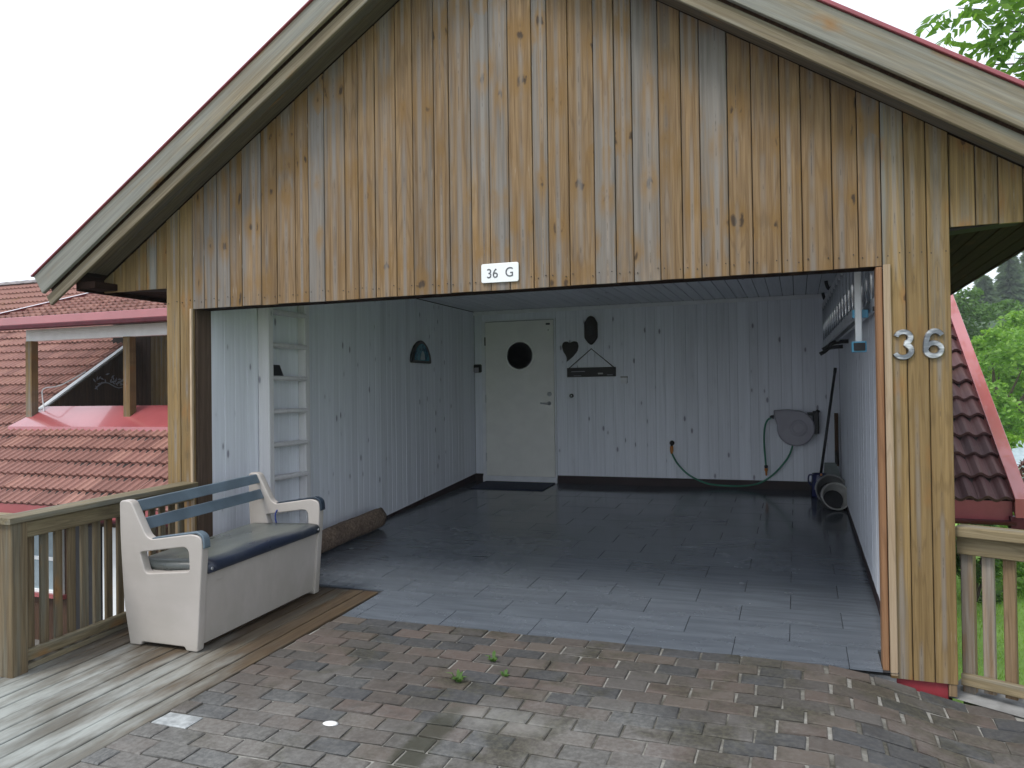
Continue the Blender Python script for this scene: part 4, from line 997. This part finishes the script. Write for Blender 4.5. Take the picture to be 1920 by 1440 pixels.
obj('fascia', box(DXA-.08, XB, DEY-.07, DEY-.04, 2.425, 2.562, .006, axis='X'), M['redmetal'], dr)
def gutter(x0, x1, y, z, r=.062):
    m = MB(); pr = [(y-r*math.cos(a), z-r*math.sin(a)) for a in np.linspace(0, math.pi, 9)]+[(y+(r-.006)*math.cos(a), z-(r-.006)*math.sin(a)) for a in np.linspace(0, math.pi, 9)]
    return ext(m, pr, 'X', x0, x1)
obj('gutter', box(DXA-.1, XB, DEY-.10, DEY+.02, 2.345, 2.424, .012, 'X'), M['gutter'], dr)
obj('beam', box(-9.20, XB, 5.83, 5.93, 2.17, 2.38, .004, 'X'), M['whitebeam'], H)
for x_ in (-9.12, -6.78): obj('post', box(x_-.075, x_+.075, 5.81, 5.95, lroof(5.88)-.1, 2.17, .004), M['column'], H)
# sill flashing on the slope, cheek, back wall
sf = MB(); 
for (ya, yb, o) in ((5.56, 6.10, .055),): sf.add([(-9.32, ya, lroof(ya)+o), (XB, ya, lroof(ya)+o), (XB, yb, lroof(yb)+o), (-9.02, yb, lroof(yb)+o), (-9.32, ya-.01, lroof(ya)-.03), (XB, ya-.01, lroof(ya)-.03), (XB, yb, lroof(yb)-.03), (-9.02, yb, lroof(yb)-.03)], [(0, 1, 2, 3), (4, 7, 6, 5), (0, 4, 5, 1), (2, 6, 7, 3), (3, 7, 4, 0), (1, 5, 6, 2)])
obj('sill_flashing', sf, M['redmetal'], H)
ck = obj('cheek_wall', MB().add([(CX-.06, SY, .80), (CX-.06, 8.40, .80), (CX-.06, 8.40, lroof(8.4)-.04), (CX-.06, SY, lroof(SY)-.04), (CX-.02, SY, .80), (CX-.02, 8.40, .80), (CX-.02, 8.40, lroof(8.4)-.04), (CX-.02, SY, lroof(SY)-.04)], [(0, 1, 2, 3), (7, 6, 5, 4), (0, 4, 5, 1), (2, 6, 7, 3), (1, 5, 6, 2), (0, 3, 7, 4)]), M['gap'], H)
yy = SY
while yy < BY:
    y1 = min(yy+.115, BY); m = MB(); ext(m, octo(CX-.02, CX, yy+.002, y1-.002, .003), 'Z', .82, lambda a, b: lroof(b)-.02); obj('board', m, M['dark_wood'], ck); yy += .115
m = MB(); ext(m, octo(CX-.075, CX+.045, 0, .035, .003), 'Y', 6.0, 8.45); m.v = [(a, b, c+lroof(b)+.03) for a, b, c in m.v]; obj('cheek_flashing', m, M['whitebeam'], H)  # sky reflection on the flashing painted as plain white
bwl = obj('balcony_wall', box(-9.7, XB, BY+.02, BY+.10, .80, 3.42), M['gap'], H)
X = CX
while X < -4.6:
    m = MB(); ext(m, octo(X+.002, X+.113, BY, BY+.02, .003), 'Z', .82, 3.35); obj('board', m, M['column'] if X > -8.75 else M['dark_wood'], bwl); X += .115
obj('balcony_floor', box(CX, XB, SY, BY, .78, .82), M['dark_wood_y'], H)
# ridge
for k in range(44):
    X = XB-.4*k-.41
    m = MB(); pr = [(11.5+.13*math.cos(a), lroof(11.5)-.03+.10*math.sin(a)) for a in np.linspace(0, math.pi, 8)]; ext(m, pr, 'X', X, X+.42)
    m.v = [(a, b, c+(.012 if a > X+.2 else 0)) for a, b, c in m.v]
    if k % 1 == 0: obj('ridge_tile', m, M['ridge'], hr)
obj('fascia', box(XA, XB, EY-.020, EY-.002, EZ-.245, EZ-.022, axis='X'), M['redmetal'], H)
obj('gutter', gutter(XA, XB, EY-.07, EZ-.19, .045), M['gutter'], H)
# windows and door under the eaves
def window(x0, x1, z0, z1, y, par, mid=None, mull=()):
    w = MB(); t = .055
    box(x0, x1, y-.05, y, z1-t, z1, .004, 'X', w); box(x0, x1, y-.05, y, z0, z0+t, .004, 'X', w); box(x0, x0+t, y-.05, y, z0+t, z1-t, .004, 'Z', w); box(x1-t, x1, y-.05, y, z0+t, z1-t, .004, 'Z', w)
    if mid: box(x0+t, x1-t, y-.045, y-.003, mid-.03, mid+.03, .004, 'X', w)
    for q in mull: box(q-.03, q+.03, y-.046, y-.002, z0+t, z1-t, .004, 'Z', w)
    o = obj('window', w, M['whitebeam'], par); obj('pane', box(x0+t, x1-t, y-.03, y-.02, z0+t, z1-t, axis='X'), M['paleglass'], o); return o
window(-7.95, -6.62, -1.92, -.87, 4.452, H, -1.385, (-7.3,))
obj('sill', box(-8.0, -6.58, 4.37, 4.45, -1.99, -1.922, .004, 'X'), M['redmetal'], H)
dpn = obj('entrance_panel', box(-6.50, -5.83, 4.41, 4.448, -2.62, -.84, .004, 'Z'), M['black'], H)
link('letter', text_mesh('E', .17, .01, M['whiteplastic'], 'letter', -6.19, 4.402, -1.26, offset=.006), dpn)
hd_ = obj('house_door', box(-5.80, -4.85, 4.41, 4.446, -2.62, -.84, .004, 'Z'), M['whitebeam'], H)
obj('pane', box(-5.50, -4.95, 4.40, 4.409, -1.35, -1.02, .002, 'X'), M['glass'], hd_)
# loose cable by the balcony post
o = obj('cable', tube(smoothpts([(-8.62, 6.6, 1.62), (-8.86, 6.25, 1.36), (-9.0, 6.02, 1.30), (-8.98, 5.98, 1.12), (-8.93, 5.97, .92), (-8.94, 5.97, .86)], 5), .011, 6), M['whiteplastic'], None, True); tag(o, 'thin pale cable hanging behind the left balcony post', 'cable')
om = MB(); rr2 = random.Random(6)
stem = [(CX+.012, 7.22+.66*t, 1.30+.09*math.sin(t*5)+.12*t) for t in np.linspace(0, 1, 9)]; tube(stem, .012, 6, om)
for k in range(26):
    p = Vector(rr2.choice(stem))+Vector((0, rr2.uniform(-.06, .10), rr2.uniform(-.03, .22))); a = rr2.uniform(0, 3.14); d1 = Vector((0, math.cos(a), math.sin(a)))*.055; d2 = Vector((.006, -math.sin(a), math.cos(a)))*.018
    om.add([p-d1, p-d2, p+d1, p+d2, p+Vector((.008, 0, 0))], [(0, 1, 4), (1, 2, 4), (2, 3, 4), (3, 0, 4)])
o = obj('branch_ornament', om, M['greyreel']); tag(o, 'small pale branch ornament on the dark balcony wall', 'ornament')

# ---- right house
K = thing('dark_roofed_house', 'house behind the garage with a dark tiled roof and pink edge flashing', 'house', (5, 6, -2.6))
RY, RZ_ = 4.02, .045
def rroof(y): return RZ_+.65*(y-RY)
rb = MB()
def slabq(x0, x1, y0, y1, t=.09): rb.add([(x0, y0, rroof(y0)-.035), (x1, y0, rroof(y0)-.035), (x1, y1, rroof(y1)-.035), (x0, y1, rroof(y1)-.035), (x0, y0, rroof(y0)-.035-t), (x1, y0, rroof(y0)-.035-t), (x1, y1, rroof(y1)-.035-t), (x0, y1, rroof(y1)-.035-t)], [(0, 1, 2, 3), (7, 6, 5, 4), (0, 4, 5, 1), (1, 5, 6, 2), (2, 6, 7, 3), (3, 7, 4, 0)])
slabq(4.90, 6.02, RY, 9.4); slabq(-1.4, 4.899, 5.8, 9.4)
rb.add([(-1.4, 9.4, rroof(9.4)-.05), (6.02, 9.4, rroof(9.4)-.05), (6.02, 14.6, .0), (-1.4, 14.6, .0)], [(0, 1, 2, 3)])
kr = obj('roof', rb, M['gap'], K)
obj('wall', box(-1.2, 5.38, 5.6, 14.4, -3.0, .6), M['dark_wood'], K)
obj('wall', box(4.92, 5.38, 4.5, 5.6, -3.0, .1), M['dark_wood'], K)
fk = TileField(kr, M['tile_dark'], 'wave')
for r in range(18):
    y = RY-.03+r*dy
    if y > 9.3: break
    X = 5.70
    while X > 4.85: fk.add(X, y, rroof(y), PIT); X -= .3005
place([fk], 300, lambda p, it: p[0] > 1700)
m = MB(); ext(m, octo(5.985, 6.105, -.10, .075, .004), 'Y', RY-.10, 9.4); m.v = [(a, b, c+rroof(b)) for a, b, c in m.v]; obj('edge_flashing', m, M['redmetal'], K)
obj('fascia', box(4.9, 5.98, RY-.020, RY-.002, RZ_-.24, RZ_-.022, axis='X'), M['redroofmetal'], K)
obj('gutter', gutter(4.9, 5.99, RY-.07, RZ_-.20, .045), M['gutter'], K)
obj('gutter_end', box(5.95, 6.08, RY-.09, RY+.03, RZ_-.28, RZ_-.16, .01, 'X'), M['gutter'], K)

# ================================================================== GARDEN AND TREES
def quads(c, u, w):       # leaf shaped quads from centre, half-axis u, half-axis w
    v = np.stack([c-u, c-w*.9-u*.1, c+u, c+w*.9-u*.1], 1).reshape(-1, 3)
    n = len(c); f = np.arange(4*n).reshape(n, 4); return v, f
def npmesh(name, v, f, m):
    me = bpy.data.meshes.new(name); n = len(f)
    me.vertices.add(len(v)); me.vertices.foreach_set('co', v.astype(np.float32).ravel())
    me.loops.add(n*4); me.loops.foreach_set('vertex_index', f.astype(np.int32).ravel())
    me.polygons.add(n); me.polygons.foreach_set('loop_start', np.arange(0, 4*n, 4, dtype=np.int32)); me.update(calc_edges=True); me.materials.append(m); return me
def unit(n, r): 
    d = r.normal(size=(n, 3)); return d/np.linalg.norm(d, axis=1, keepdims=True)
def crown(cen, rad, n, leaf, mat, r, clumps=40, name='crown', parent=None, droop=.3, hollow=.55):
    cen = np.array(cen); rad = np.array(rad)
    cc = unit(clumps, r)*(hollow+(1-hollow)*r.random((clumps, 1))**.5)*rad*r.uniform(.75, 1.05, (clumps, 1))
    cs_ = r.uniform(.16, .34, clumps)*rad.mean()
    k = r.integers(0, clumps, n)
    p = cen+cc[k]+unit(n, r)*(r.random((n, 1))**.45)*cs_[k][:, None]*np.array([1, 1, .62])
    u = unit(n, r); u[:, 2] = u[:, 2]*.5-droop; u /= np.linalg.norm(u, axis=1, keepdims=True)
    w = np.cross(u, unit(n, r)); w /= np.linalg.norm(w, axis=1, keepdims=True)+1e-6
    s = leaf*r.uniform(.6, 1.25, (n, 1)); v, f = quads(p, u*s*.5, w*s*.27)
    return link(name, npmesh(name, v, f, mat), parent)
def tree(name, label, cat, x, y, h, rad, n, leaf, mat, seed, group=None, z=None, clumps=46):
    r = np.random.default_rng(seed); z0 = TH(x, y) if z is None else z
    T = thing(name, label, cat, (x, y, z0-.1), group=group)
    cz = z0+h-rad[2]
    tm = MB(); tube([(x, y, z0-.2), (x+.1, y, z0+(cz-z0)*.6), (x, y+.1, cz+rad[2]*.4)], [.03*h+.05, .02*h+.03, .03], 8, tm)
    for a in np.linspace(0, 6.28, 6)[:-1]: tube([(x, y, cz-rad[2]*.5), (x+math.cos(a)*rad[0]*.4, y+math.sin(a)*rad[1]*.4, cz), (x+math.cos(a)*rad[0]*.7, y+math.sin(a)*rad[1]*.7, cz+rad[2]*.3)], [.012*h, .008*h, .02], 6, tm)
    obj('trunk', tm, M['bark'], T); crown((x, y, cz), rad, n, leaf, mat, r, clumps, parent=T); return T
gb = 'leafy trees beyond the garden'
tree('leafy_tree', 'bright green bushy tree nearest the white glasshouse', 'tree', 11.4, 31, 6.6, (2.6, 2.6, 3.2), 9000, .24, M['leaf_bright'], 1, gb)
tree('leafy_tree', 'bright green tree at the right edge of the photo below the conifers', 'tree', 14.6, 35, 7.8, (3.0, 3.0, 3.6), 9000, .25, M['leaf_bright'], 2, gb)
tree('leafy_tree', 'fresh green tree just right of the garage column', 'tree', 9.6, 37, 6.2, (2.6, 2.6, 3.0), 8000, .25, M['leaf_bright'], 3, gb)
tree('leafy_tree', 'darker green rounded tree between the bright trees and the conifers', 'tree', 14.0, 52, 9.0, (4, 4, 4.2), 9000, .36, M['leaf_mid'], 4, gb)
tree('leafy_tree', 'darker green tree beside the garage column below the conifers', 'tree', 18.5, 58, 7.6, (4.2, 4.2, 3.4), 9000, .38, M['leaf_mid'], 5, gb)
tree('leafy_tree', 'mid green tree behind the column, farther than the bright ones', 'tree', 11.8, 60, 7.5, (3.6, 3.6, 3.8), 7000, .38, M['leaf_mid'], 6, gb)
def conifer(x, y, h, w, seed, label):
    r = np.random.default_rng(seed); z0 = TH(x, y); T = thing('conifer', label, 'tree', (x, y, z0-.1), group='conifers on the wooded hill')
    obj('trunk', tube([(x, y, z0-.2), (x, y, z0+h)], [.02*h, .03], 8), M['bark'], T)
    n = 4200; t = r.random(n)**.8; lv = np.floor(t*16)/16+r.normal(0, .012, n); lv = np.clip(lv, .06, 1); a = r.random(n)*6.283
    rr_ = w*(1-lv)*(.35+.65*r.random(n)**.5)+.1
    p = np.stack([x+np.cos(a)*rr_, y+np.sin(a)*rr_, z0+h*lv-rr_*.28], 1)
    u = np.stack([np.cos(a), np.sin(a), -.35+r.normal(0, .2, n)], 1); u /= np.linalg.norm(u, axis=1, keepdims=True); q = np.cross(u, unit(n, r)); q /= np.linalg.norm(q, axis=1, keepdims=True)
    s = r.uniform(.6, 1.2, (n, 1)); v, f = quads(p, u*s*.75, q*s*.3); link('crown', npmesh('crown', v, f, M['leaf_conifer']), T)
for k, (x, y, h, w, lb) in enumerate([(19.5, 92, 7.0, 2.4, 'leftmost dark conifer on the hill, beside the column'), (24.0, 96, 10.0, 2.9, 'dark conifer second from the column on the hill'), (27.6, 101, 13.5, 3.2, 'tallest dark conifer on the hill by the roof edge'), (22.0, 104, 8.0, 2.8, 'dark conifer in the gap behind the front pair'), (31.5, 108, 14.0, 3.4, 'dark conifer farthest right on the hill'), (36, 112, 12.5, 3.5, 'dark conifer beyond the right edge of the hill')]):
    conifer(x, y, h, w, 20+k, lb)
r_ = np.random.default_rng(60)
n = 26000; px_ = r_.uniform(6, 90, n); py_ = r_.uniform(62, 190, n); pz_ = np.array([TH(a, b) for a, b in zip(px_, py_)])+r_.random(n)**.7*5.5
u = unit(n, r_); w_ = np.cross(u, unit(n, r_)); s = r_.uniform(.6, 1.6, (n, 1)); v, f = quads(np.stack([px_, py_, pz_], 1), u*s*.6, w_*s*.4)
tag(link('hill_wood', npmesh('hill_wood', v, f, M['leaf_conifer'])), 'dense far wood covering the hillside', 'wood', kind='stuff')
# shrubs seen between the balusters
def shrub(x, y, rad, n, leaf, mat, seed, label, name='shrub'):
    r = np.random.default_rng(seed); z0 = TH(x, y); T = thing(name, label, 'shrub', (x, y, z0-.05), group='shrubs on the lawn')
    tm = MB(); [tube([(x, y, z0-.1), (x+math.cos(a)*rad[0]*.5, y+math.sin(a)*rad[1]*.5, z0+rad[2]*.9)], [.03, .01], 6, tm) for a in np.linspace(0, 6.28, 6)[:-1]]
    obj('stem', tm, M['bark'], T); crown((x, y, z0+rad[2]*.75), rad, n, leaf, mat, r, 26, parent=T, hollow=.2); return T
shrub(8.35, 12.6, (1.2, 1.2, 1.15), 5200, .12, M['leaf_bright'], 31, 'green shrub on the lawn seen between the right balusters')
shrub(9.05, 15.6, (1.5, 1.4, 1.5), 5200, .12, M['leaf_purple'], 32, 'purple-pink shrub on the lawn behind the green one')
shrub(6.95, 11.2, (.75, .75, 1.3), 3600, .11, M['leaf_mid'], 33, 'darker green shrub against the garage side of the lawn')
shrub(7.4, 15.0, (1.3, 1.3, 2.1), 5000, .13, M['leaf_bright'], 34, 'tall green shrub under the gutter end of the dark roof')
n = 24000; px_ = r_.uniform(4.9, 11, n); py_ = r_.uniform(1.5, 15, n); pz_ = np.array([TH(a, b) for a, b in zip(px_, py_)])
p = np.stack([px_, py_, pz_], 1); u = np.stack([r_.normal(0, .02, n), r_.normal(0, .02, n), r_.uniform(.02, .05, n)], 1); w_ = np.stack([r_.normal(0, 1, n), r_.normal(0, 1, n), np.zeros(n)], 1); w_ /= np.linalg.norm(w_, axis=1, keepdims=True)
v, f = quads(p+u, u, w_*.006); tag(link('grass', npmesh('grass', v, f, M['grassblade'])), kind='stuff')
# hedge and glasshouse beyond the garden
r = np.random.default_rng(41); hg = thing('hedge', 'low yellow-green hedge behind the white glasshouse', 'hedge', (15, 40, TH(15, 40)))
n = 9000; p = np.stack([r.uniform(12.0, 19, n), r.uniform(39.6, 40.6, n), TH(15, 40)+r.random(n)**.6*.75], 1); u = unit(n, r); w_ = np.cross(u, unit(n, r)); v, f = quads(p, u*.07, w_*.05)
link('foliage', npmesh('foliage', v, f, M['leaf_hedge']), hg); obj('stems', box(12, 19, 39.9, 40.3, TH(15, 40)-.1, TH(15, 40)+.55), M['bark'], hg)
gh = thing('glasshouse', 'small white-framed glasshouse at the right edge beyond the garden', 'glasshouse', (11.6, 25, TH(11.6, 25)))
zz = TH(11.6, 25)
obj('base_wall', box(10.4, 13.2, 24.9, 25.0, zz-.1, zz+.25), M['whitebeam'], gh)
for x_ in (10.4, 10.95, 11.5, 12.05, 12.6, 13.15): obj('frame_post', box(x_, x_+.06, 24.88, 24.95, zz+.25, zz+.95, .004), M['whiteplastic'], gh)
obj('top_rail', box(10.3, 13.3, 24.87, 24.97, zz+.95, zz+1.03, .004, 'X'), M['whiteplastic'], gh)
for k in range(5): obj('pane', box(10.47+k*.55, 10.94+k*.55, 24.91, 24.93, zz+.25, zz+.95), M['paleglass'], gh)
obj('roof', MB().add([(10.3, 24.85, zz+1.03), (13.3, 24.85, zz+1.03), (13.3, 26.6, zz+1.75), (10.3, 26.6, zz+1.75), (10.3, 24.85, zz+1.09), (13.3, 24.85, zz+1.09), (13.3, 26.6, zz+1.81), (10.3, 26.6, zz+1.81)], [(0, 1, 2, 3), (7, 6, 5, 4), (0, 4, 5, 1), (1, 5, 6, 2), (2, 6, 7, 3), (3, 7, 4, 0)]), M['paleglass'], gh)
# tree whose leafy branches reach over the garage roof at the top right
r = np.random.default_rng(51); tx, ty = 10.6, 9.2; z0 = TH(tx, ty)
T = thing('ash_tree', 'tree with long hanging leaflets reaching in above the garage roof', 'tree', (tx, ty, z0-.1))
tm = MB(); tube([(tx, ty, z0-.2), (tx+.1, ty, 1.5), (tx-.2, ty-.2, 5.0), (tx-.4, ty-.3, 8.5)], [.22, .18, .12, .04], 10, tm)
twigs = []
for k in range(30):
    s0 = Vector((tx-.15, ty-.15, r.uniform(2.8, 8.2))); a = r.uniform(0, 6.283); ln_ = r.uniform(1.8, 4.4); e = s0+Vector((math.cos(a)*ln_, math.sin(a)*ln_, r.uniform(.2, 1.3)))
    mid = s0.lerp(e, .5)+Vector((0, 0, .25)); tube([s0, mid, e], [.035, .02, .006], 5, tm); twigs += [s0.lerp(mid, .6), mid, mid.lerp(e, .33), mid.lerp(e, .66), e, e]
for e in [(6.15, 7.0, 6.05), (6.5, 7.1, 5.75), (6.85, 7.3, 5.4), (6.6, 6.8, 6.3), (7.0, 7.0, 5.9), (7.4, 7.3, 5.2), (7.2, 7.1, 6.6)]:
    e = Vector(e); s0 = Vector((tx-.2, ty-.2, e.z-.6)); mid = s0.lerp(e, .55)+Vector((0, 0, .2)); tube([s0, mid, e], [.04, .02, .006], 5, tm); twigs += [mid, mid.lerp(e, .35), mid.lerp(e, .6), mid.lerp(e, .8), e, e, e]
obj('trunk', tm, M['bark'], T, True)
C_, U2, W2 = [], [], []
for tw in twigs:
    for q in range(4):
        b = np.array(tw)+r.normal(0, .22, 3); d = unit(1, r)[0]; d[2] = -abs(d[2])*.5-.15; d /= np.linalg.norm(d)
        sd_ = np.cross(d, [0, 0, 1.0]); sd_ /= np.linalg.norm(sd_)+1e-6
        for i in range(9):
            side = 0 if i == 8 else (1 if i % 2 else -1); t = .08+.075*(i//2); ldir = d*.55+sd_*side*.9+np.array([0, 0, -.35]) if side else d
            ldir = ldir/np.linalg.norm(ldir); L_ = r.uniform(.13, .20)
            C_.append(b+d*t*1.15+ldir*L_*.55); U2.append(ldir*L_*.55); ww = np.cross(ldir, np.array([sd_[1], -sd_[0], .9])+r.normal(0, .3, 3)); W2.append(ww/(np.linalg.norm(ww)+1e-6)*.040)
v, f = quads(np.array(C_), np.array(U2), np.array(W2)); link('leaves', npmesh('leaves', v, f, M['leaf_near']), T)

# ---- small things on the paving
def weed(x, y, n, h, seed, label):
    r = np.random.default_rng(seed); T = MB(); z = gz(x, y)-.01
    for k in range(n):
        a = r.uniform(0, 6.283); l = h*r.uniform(.5, 1.1); d = Vector((math.cos(a), math.sin(a), 0)); p0 = Vector((x, y, z))+d*.006; s_ = Vector((-d.y, d.x, 0))*.006
        p1 = p0+d*l*.35+Vector((0, 0, l*.7)); p2 = p0+d*l*.85+Vector((0, 0, l*.75))
        T.add([p0-s_, p0+s_, p1+s_*1.6, p1-s_*1.6, p2], [(0, 1, 2, 3), (3, 2, 4)])
    tag(obj('weed', T, M['leaf_mid']), label, 'weed', 'weeds between the pavers')
weed(2.437, -.81, 14, .075, 71, 'spiky grassy weed in a paver joint, lowest and largest of three')
weed(2.507, -.50, 9, .065, 72, 'upright yellow-green weed in a joint nearest the floor tiles')
weed(2.640, -.67, 7, .04, 73, 'small blue-green weed in a joint right of the grassy one')
sp2 = lathe([(.001, .004), (.028, .003), (.040, .0)], 14, m=Matrix.Translation((2.067, -1.419, gz(2.067, -1.419)+.004)) @ Matrix.Diagonal((1, .72, 1, 1)))
tag(obj('white_dropping', sp2, M['spot'], None, True), 'small white splash on a dark paver in front of the deck', 'splash')

# ---- thin damp air that lets the wooded hill fade
hm = bpy.data.materials.new('damp_air'); hm.use_nodes = True; ht_ = hm.node_tree; ht_.nodes.clear()
ho = ht_.nodes.new('ShaderNodeOutputMaterial'); hv = ht_.nodes.new('ShaderNodeVolumePrincipled')
hv.inputs['Color'].default_value = (.86, .92, .96, 1); hv.inputs['Density'].default_value = .0009; hv.inputs['Anisotropy'].default_value = .1
ht_.links.new(hv.outputs[0], ho.inputs['Volume'])
tag(obj('haze', box(-155, 205, -125, 265, -5.5, 42), hm), kind='stuff')
